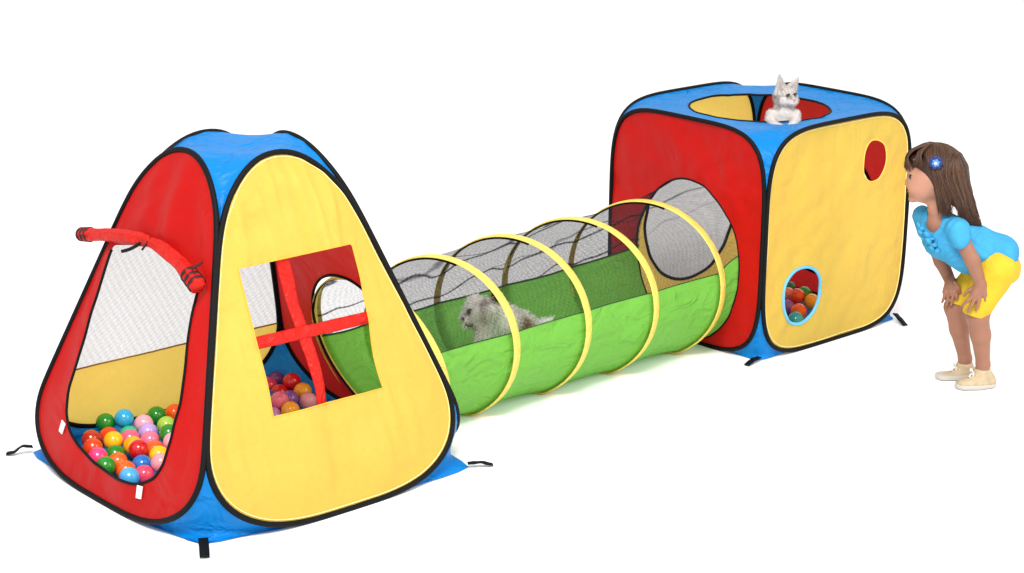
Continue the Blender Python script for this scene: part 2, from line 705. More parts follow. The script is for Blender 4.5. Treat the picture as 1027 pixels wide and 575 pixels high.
# --- red front wall with its doorway
door = resample([(.213, .678), (.226, .57), (.24, .462), (.25, .332), (.252, .253), (.236, .185), (.20, .145), (.15, .117), (.068, .094),
                 (-.0, .087), (-.065, .087), (-.13, .092), (-.171, .103), (-.223, .135), (-.258, .185), (-.272, .259), (-.268, .343), (-.236, .491),
                 (-.222, .571), (-.205, .663), (-.16, .69), (-.08, .706), (.016, .712), (.12, .698)], 150)
door = 0.5 * door + 0.25 * (np.roll(door, 1, 0) + np.roll(door, -1, 0))
v, f = sheet(egg(SC['front']), [door], FN['front'])
front = part("door_panel", v, f, RED, pyr)
hoop(pyr, loop3(FN['front'], egg(SC['front'])))
trim_path = [p for p in door if p[1] < .68]
k0 = [i for i in range(len(door)) if door[i][1] >= .66 and door[(i + 1) % len(door)][1] < .66 and door[i][0] > 0][0]
dp = np.roll(door, -k0, 0)
dp = dp[dp[:, 1] < .672]
v, f = tube(loop3b(FN['front'], dp, 0.001), 0.0042, 6)
part("door_binding", v, f, BLK, front)
for (u0, v0, a) in ((.238, .145, .25), (-.178, .083, -.12)):
    c, s = math.cos(a), math.sin(a)
    q = [(-.010, -.017), (.010, -.017), (.011, .017), (-.011, .017)]
    vv = [FN['front'](u0 + c * x - s * y, v0 + s * x + c * y, .006) for x, y in q] + \
         [FN['front'](u0 + c * x - s * y, v0 + s * x + c * y, .0035) for x, y in q]
    part("tab", vv, [(0, 1, 2, 3), (7, 6, 5, 4), (0, 4, 5, 1), (1, 5, 6, 2), (2, 6, 7, 3), (3, 7, 4, 0)], WHT, front, smooth=False)
# --- the door flap rolled up over the doorway
key = np.array([(.368, .676, .024), (.30, .688, .03), (.22, .703, .032), (.12, .718, .03), (.03, .726, .028), (-.03, .722, .028), (-.09, .712, .03), (-.15, .700, .034), (-.205, .682, .038), (-.256, .662, .038)])
kk = resample(key, 90, False)
path = np.array([FN['front'](u, vv_, d, True) for u, vv_, d in kk])
rr = 0.0182 + 0.0025 * np.array([nz(i * .11, 3.3) for i in range(90)]) + 0.004 * np.exp(-((np.arange(90) - 84) / 8.) ** 2) - .004 * np.exp(-((np.arange(90) - 50) / 5.) ** 2)
V, F = tube(path, rr, 20)
V = np.array(V)
cen = np.repeat(path, 20, 0)
dirs = V - cen
for i in range(len(V)):
    a = i % 20
    t = i // 20
    V[i] = cen[i] + dirs[i] * (1 + .20 * nz(a * .9, t * .045, 8.) + .10 * math.sin(a * 1.9 + t * .05))
flap = part("door_flap", V, F, REDB, pyr)
DKR = plain("dark_red_binding", lin(52, 12, 14), .6, .3, bump=.4, bscale=150)
for a, b in ((0, 9), (81, 90)):
    for i0 in range(a, b, 3):
        seg = path[i0:i0 + 2] if i0 + 2 <= 90 else path[88:90]
        v, f = tube([seg[0], (seg[0] + seg[1]) / 2, seg[1]], [rr[min(i0, 89)] * 1.17] * 3, 16)
        part("flap_binding", v, f, DKR, flap)
for p0, p1, sag in (((.03, .716, .052), (.112, .676, .05), -.004),):
    pts = []
    for t in np.linspace(0, 1, 12):
        q = np.array(p0) * (1 - t) + np.array(p1) * t
        pts.append(FN['front'](q[0], q[1] + sag * math.sin(math.pi * t), q[2], True))
    v, f = tube(pts, 0.0024, 6, flat=2.0)
    part("tie", v, f, BLK, flap)
for p0, p1 in (((-.243, .725, .035), (-.237, .70, .058)), ((.02, .74, .03), (.015, .70, .052))):
    pts = [FN['front'](*(np.array(p0) * (1 - t) + np.array(p1) * t), True) for t in np.linspace(0, 1, 8)]
    v, f = tube(pts, .0022, 6, flat=1.8)
    part("toggle_loop", v, f, DKR, flap)

# --- yellow wall with its barred window
win = resample([(-.198, .704), (.175, .707), (.182, .298), (-.197, .303)], 140)
v, f = sheet(egg(SC['side']), [win], FN['side'])
side = part("window_panel", v, f, YEL, pyr)
hoop(pyr, loop3(FN['side'], egg(SC['side'])))
v, f = tube(loop3b(FN['side'], win, .0), .0022, 6, closed=True)
part("window_hem", v, f, YEL, side)


def strap_bar(p0, p1, wdt, off, mat, name, seed):
    p0, p1 = np.array(p0), np.array(p1)
    t_ = (p1 - p0) / np.linalg.norm(p1 - p0)
    n_ = np.array([-t_[1], t_[0]])
    V, F = [], []
    n = 40
    for i in range(n + 1):
        c = p0 + (p1 - p0) * i / n
        ww = wdt * (1 + .05 * nz(i * .2, seed))
        prof = [(-1, 0), (-.9, .0025), (-.3, .0035 + .0012 * nz(i * .5, seed + 2)), (.3, .0035 + .0012 * nz(i * .5, seed + 4)), (.9, .0025), (1, 0), (.5, -.002), (-.5, -.002)]
        for a, d in prof:
            q = c + n_ * ww / 2 * a
            V.append(FN['side'](q[0], q[1], off + d + .0014 * nz(i * .25, seed + 7)))
    for i in range(n):
        for j in range(8):
            F.append((i * 8 + j, i * 8 + (j + 1) % 8, (i + 1) * 8 + (j + 1) % 8, (i + 1) * 8 + j))
    part(name, V, F, mat, side)


strap_bar((-.047, .712), (-.026, .296), .037, -.012, REDB, "window_bar", 2.)
strap_bar((-.203, .502), (.187, .498), .034, -.008, REDB, "window_bar", 6.)

EDGE_HL = fabric("pale_yellow_edge_highlight", lin(244, 226, 150), .2, .3)  # bright edge highlight of the yellow walls, put into colour as a pale line


def edge_highlight(fn, lp, parent, inset):
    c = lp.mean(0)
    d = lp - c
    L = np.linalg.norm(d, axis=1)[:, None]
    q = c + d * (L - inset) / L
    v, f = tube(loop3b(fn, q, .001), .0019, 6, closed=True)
    part("edge_highlight", v, f, EDGE_HL, parent)


edge_highlight(FN['side'], egg(SC['side']), side, .0125)
# --- far yellow wall: netting above a yellow skirt
e_r = hw_curve(SC['rear'])


def egg_band(v0, v1, sc_, inset=0.0):
    vs = np.linspace(v0, v1, 40)
    L = [(egg_hw(x, sc_) - inset, x) for x in vs]
    return resample(np.array(L + [(-a, b) for a, b in L[::-1]]), 140)


v, f = sheet(egg_band(.006, .245, SC['rear']), [], FN['rear'])
rear = part("mesh_panel", v, f, YEL, pyr)
v, f = sheet(egg_band(.245, .86, SC['rear'], .002), [], FN['rear'], .03)
part("netting", v, f, NETW, rear)
v, f = sheet(egg_band(.86, .99, SC['rear']), [], FN['rear'])
part("top_panel", v, f, YEL, rear)
v, f = tube([FN['rear'](x, .247, -.002) for x in np.linspace(-.41, .41, 40)], .0026, 6)
part("netting_hem", v, f, plain("dark_yellow_hem", lin(150, 110, 40), .6), rear)
hoop(pyr, loop3(FN['rear'], egg(SC['rear'])))

# --- red wall the tunnel joins
arch = circle(-.028, .268, .240, 80, .252)
v, f = sheet(egg(SC['join']), [arch], FN['join'])
joinp = part("tunnel_panel", v, f, RED, pyr)
v, f = tube(loop3b(FN['join'], arch, -.002), .0045, 6, closed=True)
part("opening_binding", v, f, BLK, joinp)
hoop(pyr, loop3(FN['join'], egg(SC['join'])))


# --- blue corners, roof and floor
def grid_faces(n, m, o=0):
    return [(o + i * m + j, o + i * m + j + 1, o + (i + 1) * m + j + 1, o + (i + 1) * m + j) for i in range(n - 1) for j in range(m - 1)]


def weld(V, F, d=2e-4):
    bm = bmesh.new()
    vs = [bm.verts.new(tuple(v)) for v in V]
    for f in F:
        try:
            bm.faces.new([vs[i] for i in f])
        except ValueError:
            pass
    bmesh.ops.remove_doubles(bm, verts=bm.verts, dist=d)
    bmesh.ops.recalc_face_normals(bm, faces=bm.faces)
    bm.verts.index_update()
    V2 = [tuple(v.co) for v in bm.verts]
    F2 = [tuple(v.index for v in f.verts) for f in bm.faces]
    bm.free()
    return V2, F2


def gusset(A, B, tip, name, parent, mat=BLU, n=14):
    """A(t), B(t): the two hoops from where they part (t=0) to the ground (t=1); the cloth is drawn out to the tip"""
    V = []
    for i in range(n + 1):
        t = i / n
        a, b = np.array(A(t)), np.array(B(t))
        mid = (a + b) / 2
        tp = np.array([tip[0], tip[1], max(0.003, mid[2])])
        m0 = np.array(A(0)) * .5 + np.array(B(0)) * .5
        tp[:2] = m0[:2] + (tp[:2] - m0[:2]) * t
        c = mid + (tp - mid) * min(1, t ** 1.0)
        if t == 1:
            c[2] = 0.003
        m = 13
        for j in range(m):
            s = j / (m - 1)
            # quadratic through a, c, b
            e = abs(2 * s - 1)
            e = 1 - (math.sqrt(e * e + .012) - math.sqrt(.012)) / (math.sqrt(1.012) - math.sqrt(.012))
            p = a * (1 - s) + b * s + (c - mid) * e ** 1.15
            k = math.sin(math.pi * s)
            d = .006 * k * nz(p[0] * 30, p[1] * 30 + p[2] * 14, 2.2) + .003 * k * nz(p[0] * 70, p[1] * 70, p[2] * 40)
            nrm = np.array([m0[0] - MXC[0], m0[1] - MXC[1], 0.2])
            nrm /= np.linalg.norm(nrm)
            p = p + nrm * d
            p[2] = max(p[2], .002)
            V.append(p)
    part(name, V, grid_faces(n + 1, 13), mat, parent)


MXC = (MX, MY)
VM = 0.20


def low_edge(fn, sgn, scale):
    h = hw_curve(scale)
    h = h[h[:, 1] <= VM + .06][::-1]
    h = np.vstack([[(np.interp(VM + .05, hw_curve(scale)[:, 1], hw_curve(scale)[:, 0]), VM + .05)], h[h[:, 1] < VM + .05]])
    h = h[h[:, 0] > .11]
    h = resample(h, 60, False)
    h[:, 0] *= sgn

    def A(t):
        i = t * 59
        a = int(min(58, i))
        q = h[a] + (h[a + 1] - h[a]) * (i - a)
        return fn(q[0], q[1], 0, True)
    return A


def up_edge(fn, sgn, scale, v0=.76):
    h = hw_curve(scale)
    h = np.vstack([[(np.interp(v0, h[:, 1], h[:, 0]), v0)], h[h[:, 1] > v0]])
    h = resample(h, 60, False)
    h[:, 0] *= sgn

    def A(t):
        i = t * 59
        a = int(min(58, i))
        q = h[a] + (h[a + 1] - h[a]) * (i - a)
        return fn(q[0], q[1], 0, True)
    return A


corners = [('front', -1, 'side', -1, (-2.218, -.043)), ('side', 1, 'join', -1, (-1.345, -.085)),
           ('join', 1, 'rear', 1, (-1.345, .815)), ('rear', -1, 'front', 1, (-2.232, .822))]
RV, RF = [], []
tops = []
for a, sa, b, sb, tip in corners:
    gusset(low_edge(FN[a], sa, SC[a]), low_edge(FN[b], sb, SC[b]), tip, "corner_gusset", pyr)
    A, B = up_edge(FN[a], sa, SC[a]), up_edge(FN[b], sb, SC[b])
    n, m = 22, 13
    o = len(RV)
    for i in range(n):
        t = i / (n - 1)
        pa, pb = np.array(A(t)), np.array(B(t))
        for j in range(m):
            s = j / (m - 1)
            p = pa * (1 - s) + pb * s
            k = math.sin(math.pi * s)
            c = np.array([MX, MY, p[2]])
            p = p + (c - p) * .045 * k * (1 - t * .5)
            p[2] += -.010 * k * t + .004 * k * nz(p[0] * 26, p[1] * 26, p[2] * 13)
            RV.append(p)
    RF += grid_faces(n, m, o)
    tops.append((A(1), B(1)))
ring = []
m = 13
for (a, sa, b, sb, tip), k in zip(corners, range(4)):
    o = k * 22 * 13 + 21 * 13
    ring += [o + j for j in range(12)]
c0 = len(RV)
ctr = np.mean([RV[i] for i in ring], 0) - np.array([0, 0, .014])
rings = [ring]
for lv in (.66, .33):
    nr = []
    for i in ring:
        p = np.array(RV[i]) * lv + ctr * (1 - lv)
        p[2] += .003 * nz(p[0] * 30, p[1] * 30, 5.)
        nr.append(len(RV))
        RV.append(p)
    rings.append(nr)
RV.append(ctr)
for q in range(2):
    r1, r2 = rings[q], rings[q + 1]
    for i in range(len(ring)):
        j = (i + 1) % len(ring)
        RF.append((r1[i], r1[j], r2[j], r2[i]))
for i in range(len(ring)):
    RF.append((rings[2][i], rings[2][(i + 1) % len(ring)], len(RV) - 1))
v, f = weld(RV, RF)
part("roof", v, f, BLU, pyr)
fl = [(-2.222, -.045), (-2.0, -.104), (-1.57, -.104), (-1.347, -.08), (-1.302, .15), (-1.302, .6), (-1.347, .812), (-1.57, .857), (-2.0, .857), (-2.233, .818), (-2.266, .6), (-2.266, .15)]
v, f = sheet(resample(fl, 80), [], lambda x, y: (x, y, .006 + .003 * nz(x * 12, y * 12)), .035)
part("floor_sheet", v, f, BLU, pyr)


def ribbon(pts, wdt=.022, thk=.0035, name="peg_loop", parent=None, mat=BLK):
    P = resample(np.array(pts, float), 16, False)
    V = []
    for i, p in enumerate(P):
        t = P[min(i + 1, 15)] - P[max(i - 1, 0)]
        n_ = np.array([-t[1], t[0], 0])
        n_ /= np.linalg.norm(n_) + 1e-9
        a = .35 * nz(i * .25, pts[0][0] * 9)
        n_ = n_ * math.cos(a) + np.array([0, 0, 1]) * math.sin(a)
        up = np.array([0, 0, 1.])
        for sx, sz in ((-1, 0), (1, 0), (1, 1), (-1, 1)):
            V.append(p + n_ * wdt / 2 * sx + up * thk * sz)
    V = np.array(V)
    V[:, 2] = np.maximum(V[:, 2], .002)
    F = []
    for i in range(15):
        for j in range(4):
            F.append((i * 4 + j, i * 4 + (j + 1) % 4, i * 4 + 4 + (j + 1) % 4, i * 4 + 4 + j))
    F += [(3, 2, 1, 0), (60, 61, 62, 63)]
    part(name, V, F, mat, parent)


ribbon([(-2.216, -.045, .016), (-2.235, -.078, .014), (-2.262, -.122, .004)], .026, .004, parent=pyr)
ribbon([(-1.347, -.083, .012), (-1.315, -.105, .014), (-1.285, -.122, .004)], .016, .004, parent=pyr)
ribbon([(-2.234, .82, .02), (-2.262, .829, .026), (-2.282, .842, .008), (-2.300, .855, .004)], .018, .004, parent=pyr)

# ================================================================== CUBE TENT
CW, CDp, CH = 0.76, 0.715, 0.78
cube = thing("cube_tent", "box-shaped play tent with red and yellow walls, blue roof hole and two round peepholes",
             "play tent", (CW / 2, CDp / 2, 0))
NS = 4.7


def sq(a, n=160, b=CH / 2 - .004):
    t = np.linspace(0, 2 * np.pi, n, endpoint=False)
    c, s = np.cos(t), np.sin(t)
    p = np.stack([np.sign(c) * np.abs(c) ** (2 / NS) * a, np.sign(s) * np.abs(s) ** (2 / NS) * b + CH / 2], 1)
    return resample(p, n)


def cface(kind, seed, bulge=.016, wrk=.012):
    def fn(u, v, d=0.0, flat=False):
        # the hoops lean a touch inwards at mid height, as sprung hoops do
        if not flat:
            e = max(0, 1 - (u / .375) ** 2) * max(0, 1 - ((v - CH / 2) / (CH / 2)) ** 2)
            a = min(1, 4 * e)
            d = d + bulge * e + a * wrk * (1.2 * nz(u * 6 + seed, v * 5, seed) + .5 * nz(u * 16 - v * 9, v * 14 + u * 8, seed + 3))
        if kind == 'join':
            return (0.0 - d, CDp / 2 + u, v)
        if kind == 'peep':
            return (CW / 2 + u, 0.0 - d, v)
        if kind == 'exit':
            return (CW + d, CDp / 2 + u, v)
        return (CW / 2 + u, CDp + d, v)
    return fn


CF = {'join': cface('join', 1.), 'peep': cface('peep', 5.), 'exit': cface('exit', 8.), 'rear': cface('rear', 12.)}
AX, AY = CW / 2 - .004, CDp / 2 - .004
HA = {'join': AY, 'peep': AX, 'exit': AY, 'rear': AX}
ent = circle(.333 - CDp / 2, .288, .239, 90, .281)
v, f = sheet(sq(AY), [ent], CF['join'])
pj = part("tunnel_panel", v, f, RED, cube)
v, f = tube(loop3b(CF['join'], ent, -.003), .0045, 6, closed=True)
part("opening_binding", v, f, BLK, pj)
hu, hl = circle(.547 - CW / 2, .612, .072, 48), circle(.197 - CW / 2, .198, .092, 56, .1)
v, f = sheet(sq(AX), [hu, hl], CF['peep'], .012)
pp = part("peephole_panel", v, f, YEL, cube)
v, f = tube(loop3b(CF['peep'], hu, .0), .0022, 6, closed=True)
part("peephole_binding", v, f, plain("pale_orange_binding", lin(250, 190, 80), .5), pp)
v, f = tube(loop3b(CF['peep'], hl, .0), .0055, 8, closed=True)
part("peephole_binding", v, f, plain("pale_blue_binding", lin(95, 175, 215), .5), pp)
edge_highlight(CF['peep'], sq(AX), pp, .0125)
ex = circle(.375 - CDp / 2, .335, .25, 80)
v, f = sheet(sq(AY), [ex], CF['exit'])
pe = part("exit_panel", v, f, RED, cube)
v, f = tube(loop3b(CF['exit'], ex, -.003), .006, 6, closed=True)
part("opening_binding", v, f, BLK, pe)
mc = circle(.42 - CW / 2, .288, .233, 80)
v, f = sheet(sq(AX), [mc], CF['rear'])
pm = part("mesh_panel", v, f, YEL, cube)
v, f = sheet(mc, [], CF['rear'], .03)
part("netting", v, f, NETG, pm)
v, f = tube(loop3b(CF['rear'], mc, -.003), .006, 6, closed=True)
part("netting_binding", v, f, BLK, pm)
for k in CF:
    hoop(cube, loop3(CF[k], sq(HA[k]), .003), .0076)

MXC = (CW / 2, CDp / 2)


def sq_edge(fn, a, sgn, top, n=80, cut=.80):
    """superellipse quarter from the meeting height (t=0) to the mid of the top (or bottom) edge (t=1)"""
    t = np.linspace(0, np.pi / 2, 400)
    b = CH / 2 - .004
    p = np.stack([np.cos(t) ** (2 / NS) * a, np.sin(t) ** (2 / NS) * b], 1)
    p = p[p[:, 1] > b * .45]
    if not top:
        p = p[p[:, 0] > a * .45]
    p = resample(p, n, False)

    def A(tt):
        i = tt * (n - 1)
        q0 = int(min(n - 2, i))
        q = p[q0] + (p[q0 + 1] - p[q0]) * (i - q0)
        return fn(q[0] * sgn, CH / 2 + (q[1] if top else -q[1]), .003, True)
    return A


ccorn = [('join', -1, 'peep', -1, (.018, .014)), ('peep', 1, 'exit', -1, (.742, .012)), ('exit', 1, 'rear', 1, (.745, .70)), ('rear', -1, 'join', 1, (.014, .70))]
RV, RF = [], []


def sag(p):
    x, y = min(max(p[0] / CW, 0), 1), min(max(p[1] / CDp, 0), 1)
    s = (16 * x * (1 - x) * y * (1 - y)) ** .6
    p[2] -= .022 * s - .0035 * s ** .5 * (nz(p[0] * 14, p[1] * 14, 1.) + .6 * nz(p[0] * 33, p[1] * 33, 4.))
    return p


roof_loop = []
for a, sa, b, sb, tip in ccorn:
    gusset(sq_edge(CF[a], HA[a], sa, False), sq_edge(CF[b], HA[b], sb, False), tip, "corner_gusset", cube)
    A, B = sq_edge(CF[a], HA[a], sa, True), sq_edge(CF[b], HA[b], sb, True)
    n, m = 40, 17
    o = len(RV)
    for i in range(n):
        t = i / (n - 1)
        pa, pb = np.array(A(t)), np.array(B(t))
        for j in range(m):
            s = j / (m - 1)
            p = pa * (1 - s) + pb * s
            RV.append(sag(p))
    RF += grid_faces(n, m, o)
    pa, pb = np.array(A(1)), np.array(B(1))
    roof_loop += [tuple((pa * (1 - s) + pb * s)[:2]) for s in np.linspace(0, 1, 17)[:-1]]
TOPZ = CH - .004
RHX, RHY, RHR = .372, .366, .245
rh = circle(RHX, RHY, RHR, 80)
v, f = sheet(roof_loop, [rh], lambda x, y: tuple(sag(np.array([x, y, TOPZ]))), .02)
o = len(RV)
RV += [tuple(p) for p in v]
RF += [tuple(int(i) + o for i in q) for q in f]
v, f = weld(RV, RF)
croof = part("roof", v, f, BLU, cube)
v, f = tube([sag(np.array([x, y, TOPZ])) for x, y in rh], .0042, 6, closed=True)
part("opening_binding", v, f, BLK, croof)
v, f = sheet(resample([(.012, .012), (CW - .012, .012), (CW - .012, CDp - .012), (.012, CDp - .012)], 60), [], lambda x, y: (x, y, .006 + .003 * nz(x * 12, y * 12)), .035)
part("floor_sheet", v, f, BLU, cube)
ribbon([(.016, .012, .012), (-.02, .006, .012), (-.058, .0, .004)], .020, .004, parent=cube)
ribbon([(.742, .006, .02), (.722, -.03, .014), (.702, -.07, .004)], .020, .004, parent=cube)

# ================================================================== TUNNEL
tun = thing("crawl_tunnel", "see-through crawl tunnel with green lower half, black netting top and yellow hoops", "tunnel", (-.68, .35, 0))
YS = [.12, .34, .34, .34, .34, 0]
RINGS = [(-1.215, -.3426, .250), (-1.0, 0, .252), (-.70, 0, .258), (-.40, 0, .261), (-.085, 0, .265), (-.001, 0, .279)]


def ring_pt(k, ph, dr=0.0):
    x, lean, r = RINGS[k]
    yc, zc = .098 + r, r - .020
    z = zc - (r + dr) * math.sin(ph)
    if k == 5:
        return np.array([x, .333 - .236 * math.cos(ph), .288 - .279 * math.sin(ph)]), np.array([0, .333, .288])
    ys = YS[k] * (r + dr) * (1 - math.cos(ph))
    return np.array([x + lean * z - ys, yc - (r + dr) * math.cos(ph), max(z, .007 - dr)]), np.array([0, yc, zc])


def tunnel_pt(k, s, ph):
    a, ca = ring_pt(k, ph)
    b, cb = ring_pt(k + 1, ph)
    p = a * (1 - s) + b * s
    c = ca * (1 - s) + cb * s
    ax = np.array([0, p[1] - c[1], p[2] - c[2]])
    L = np.linalg.norm(ax)
    ax /= L
    e = math.sin(math.pi * s)
    x = p[0]
    d = -.011 * e ** .8 + e * .006 * nz(x * 4, ph * 3.1, 3.) + e * .0035 * nz(x * 9, ph * 9, 6.)
    # creases running off the hoops
    d += .003 * math.sin(math.pi * min(1, s * 1.2)) * nz(ph * 22, x * 3.5, 1.5)
    p = p + ax * d
    p[2] = max(p[2], .004)
    return p


PN, PF = math.radians(-13), math.radians(180)


def tunnel_strip(ph0, ph1, m, n=14):
    V, F = [], []
    first = True
    rows = []
    for k in range(5):
        nn = n if RINGS[k + 1][0] - RINGS[k][0] > .15 else 5
        for i in range(nn + (1 if k == 4 else 0)):
            rows.append((k, i / nn))
    for k, s in rows:
        for j in range(m):
            V.append(tunnel_pt(k, s, ph0 + (ph1 - ph0) * j / (m - 1)))
    return V, grid_faces(len(rows), m), rows


V, F, rows = tunnel_strip(PN, PF, 72)
low = part("lower_fabric", V, F, GRN, tun)
V, F, rows = tunnel_strip(PF, PN + 2 * math.pi, 60)
net = part("netting", V, F, NETK, tun)
DKG = plain("dark_green_binding", lin(22, 60, 22), .6)
for ph, mat in ((PF, DKG), (PN, DKG)):
    pts = [tunnel_pt(k, s, ph) for k, s in rows]
    v, f = tube(pts, .0032 if ph == PF else .0016, 6)
    part("seam_binding", v, f, mat, tun)
for k in range(5):
    t = np.linspace(0, 2 * np.pi, 96, endpoint=False)
    pts = np.array([ring_pt(k, a, .004)[0] for a in t])
    nr = np.array([1.0, YS[k], -RINGS[k][1]])
    v, f = tube(pts, .0032, 10, closed=True, flat=6.6, nrm=nr)
    rg = part("hoop", v, f, TAPE, tun)
    pts = np.array([ring_pt(k, a, -.002)[0] - np.array([.016, 0, 0]) for a in np.linspace(math.radians(205), math.radians(285), 40)])
    v, f = tube(pts, .0036, 6)
    part("wire", v, f, BLK, rg)


# ================================================================== figures
SN, CS = math.sin(YAW), math.cos(YAW)
RA = np.array([SN, -CS, 0.0])          # sideways, along the picture
DV = np.array([-CS, -SN, 0.0])         # level, towards where the photographer stood
ZA = np.array([0, 0, 1.0])
FRAME = np.stack([RA, DV, ZA])
_f = 1959.46
_FW, _RT, _UP = np.array(FW), np.array(RT), np.array(UP)


def measured(anchor):
    """positions read off the photograph, set on an upright plane through the anchor, d metres in front of it"""
    A = np.array(anchor, float)

    def at(px, py, d=0.0):
        ray = _FW * _f + _RT * (px - 513.5) - _UP * (py - 287.5)
        t = ((A + DV * d - CAM) @ DV) / (ray @ DV)
        return CAM + ray * t
    s = _f / ((A + np.array([0, 0, .3]) - CAM) @ _FW)
    return at, s


def fur(name, V, F, parent, mat, n, length, width, tint_fn, droop=.5, jit=.5, keep=None, seed=3):
    """a coat of fine tapering hairs standing on a body"""
    g = np.random.default_rng(seed)
    V = np.asarray(V)
    F = np.asarray(F)
    a, b, c = V[F[:, 0]], V[F[:, 1]], V[F[:, 2]]
    nrm = np.cross(b - a, c - a)
    ar = np.linalg.norm(nrm, axis=1)
    nrm /= ar[:, None] + 1e-12
    pick = g.choice(len(F), n, p=ar / ar.sum())
    r1, r2 = g.random((2, n, 1))
    P = a[pick] * (1 - r1) + b[pick] * r1 * (1 - r2) + (V[F[:, 3]][pick] if F.shape[1] > 3 else c[pick]) * r1 * r2
    Nn = nrm[pick]
    if keep is not None:
        k = keep(P)
        P, Nn = P[k], Nn[k]
    n = len(P)
    L = length * g.uniform(.5, 1.2, (n, 1))
    dirv = Nn + g.normal(0, jit, (n, 3)) * .5 + np.array([0, 0, -droop])
    dirv /= np.linalg.norm(dirv, axis=1)[:, None]
    side = np.cross(dirv, g.normal(0, 1, (n, 3)))
    side /= np.linalg.norm(side, axis=1)[:, None]
    m = P + (Nn * .45 + dirv * .55) * L * .5
    e = P + dirv * L + np.array([0, 0, -1]) * L * droop * .4
    W = width
    VV = np.stack([P - side * W, P + side * W, m + side * W * .8, m - side * W * .8, e], 1).reshape(-1, 3)
    FF = []
    for i in range(n):
        o = i * 5
        FF += [(o, o + 1, o + 2, o + 3), (o + 3, o + 2, o + 4)]
    t = tint_fn(P)
    t = np.clip(t * g.uniform(.85, 1.12, (n, 1)), 0, 1)
    return part(name, VV, FF, mat, parent, tint=np.repeat(t, 5, 0))


def ball_mesh(c, r, rot=None, seg=20, rings=12):
    V, F = [], []
    Q = np.eye(3) if rot is None else np.array(rot)
    r = np.broadcast_to(r, 3)
    for i in range(rings + 1):
        th = math.pi * i / rings
        for j in range(seg):
            ph = 2 * math.pi * j / seg
            l = np.array([math.sin(th) * math.cos(ph) * r[0], math.sin(th) * math.sin(ph) * r[1], math.cos(th) * r[2]])
            V.append(np.array(c) + l @ Q)
    for i in range(rings):
        for j in range(seg):
            F.append((i * seg + j, (i + 1) * seg + j, (i + 1) * seg + (j + 1) % seg, i * seg + (j + 1) % seg))
    return V, F


# ------------------------------------------------------------------ GIRL
GA = (0.372, -0.566, 0.0)
at, S = measured(GA)
SKIN = attr_mat("skin", .5, .3, bump=.15, bscale=160)
SKIN.node_tree.nodes["Principled BSDF"].inputs["Subsurface Weight"].default_value = .08
SKIN.node_tree.nodes["Principled BSDF"].inputs["Subsurface Radius"].default_value = (.012, .005, .003)
SKIN.node_tree.nodes["Principled BSDF"].inputs["Subsurface Scale"].default_value = .5
LIPS = plain("lips", (0.36, 0.085, 0.075, 1), .4, .4)
SHIRT = plain("turquoise_jersey", lin(56, 142, 184), .8, .2, bump=.9, bscale=45, var=.08, vscale=22)
SHORT = plain("yellow_jersey", lin(198, 166, 42), .8, .2, bump=.8, bscale=40, var=.08, vscale=18)
SHOE = plain("cream_canvas", lin(172, 154, 126), .8, .2, bump=.3, bscale=140, var=.12, vscale=60)
SOLE = plain("white_rubber", lin(176, 170, 162), .6, .3)
LACE = plain("white_lace", lin(205, 203, 200), .8, .2)
HAIR = attr_mat("brown_hair", .45, .35)
EYEW = plain("eye_white", (0.75, 0.73, 0.71, 1), .2, .5)
DARK = plain("dark_iris", (0.012, 0.008, 0.006, 1), .15, .6)

girl = thing("person", "girl in blue T-shirt and yellow shorts bending to peek at the box-shaped tent", "person", tuple(GA))
px = 1.0 / S

HC = at(935, 174, 0)
ang = math.radians(-11)
RH = np.array([[math.cos(ang), -math.sin(ang), 0], [math.sin(ang), math.cos(ang), 0], [0, 0, 1]])


def hd(x, y, d=0.0):
    p = at(x, y, d) - HC
    return HC + RH @ p


HFR = (RH @ FRAME.T).T


def cloth_noise(V, amp, k, seed):
    V = np.array(V)
    d = np.array([[nz(p[0] * k + seed, p[1] * k, p[2] * k), nz(p[0] * k, p[1] * k + seed, p[2] * k + 7), nz(p[0] * k + 3, p[1] * k, p[2] * k + seed)] for p in V])
    return V + amp * d


def folds(V, amp, along, k_along, k_across, seed, pull=None):
    """soft creases that run along one direction of the cloth"""
    V = np.array(V)
    c = V.mean(0)
    al = np.array(along, float)
    al /= np.linalg.norm(al)
    out = V.copy()
    for i, p in enumerate(V):
        q = p - c
        t = q @ al
        r = q - al * t
        n_ = r / (np.linalg.norm(r) + 1e-6)
        s = math.atan2(r @ ZA, r @ DV + 1e-6)
        f = nz(t * k_along + seed, s * k_across * .5 + t * 9, seed)
        out[i] = p + n_ * amp * (abs(f) * 2 - .5)
    return out


lo = np.array([at(1030, 400, -.2), at(900, 135, -.2), at(1030, 400, .25), at(900, 135, .25)])
LO, HI = lo.min(0) - .02, lo.max(0) + .02
LO[2] = -.01
F = Field(LO, HI, .0034)
# torso and neck
F.chain([at(998, 264), at(972, 250), at(948, 237), at(942, 226)], [14 * px, 18 * px, 18 * px, 13 * px], .02)
F.cap(at(960, 232, .07), at(926, 217, -.08), 9 * px, 9 * px, .02)
F.chain([at(943, 226), at(940, 210), at(938, 196)], [9.5 * px, 8.5 * px, 8.5 * px], .012)
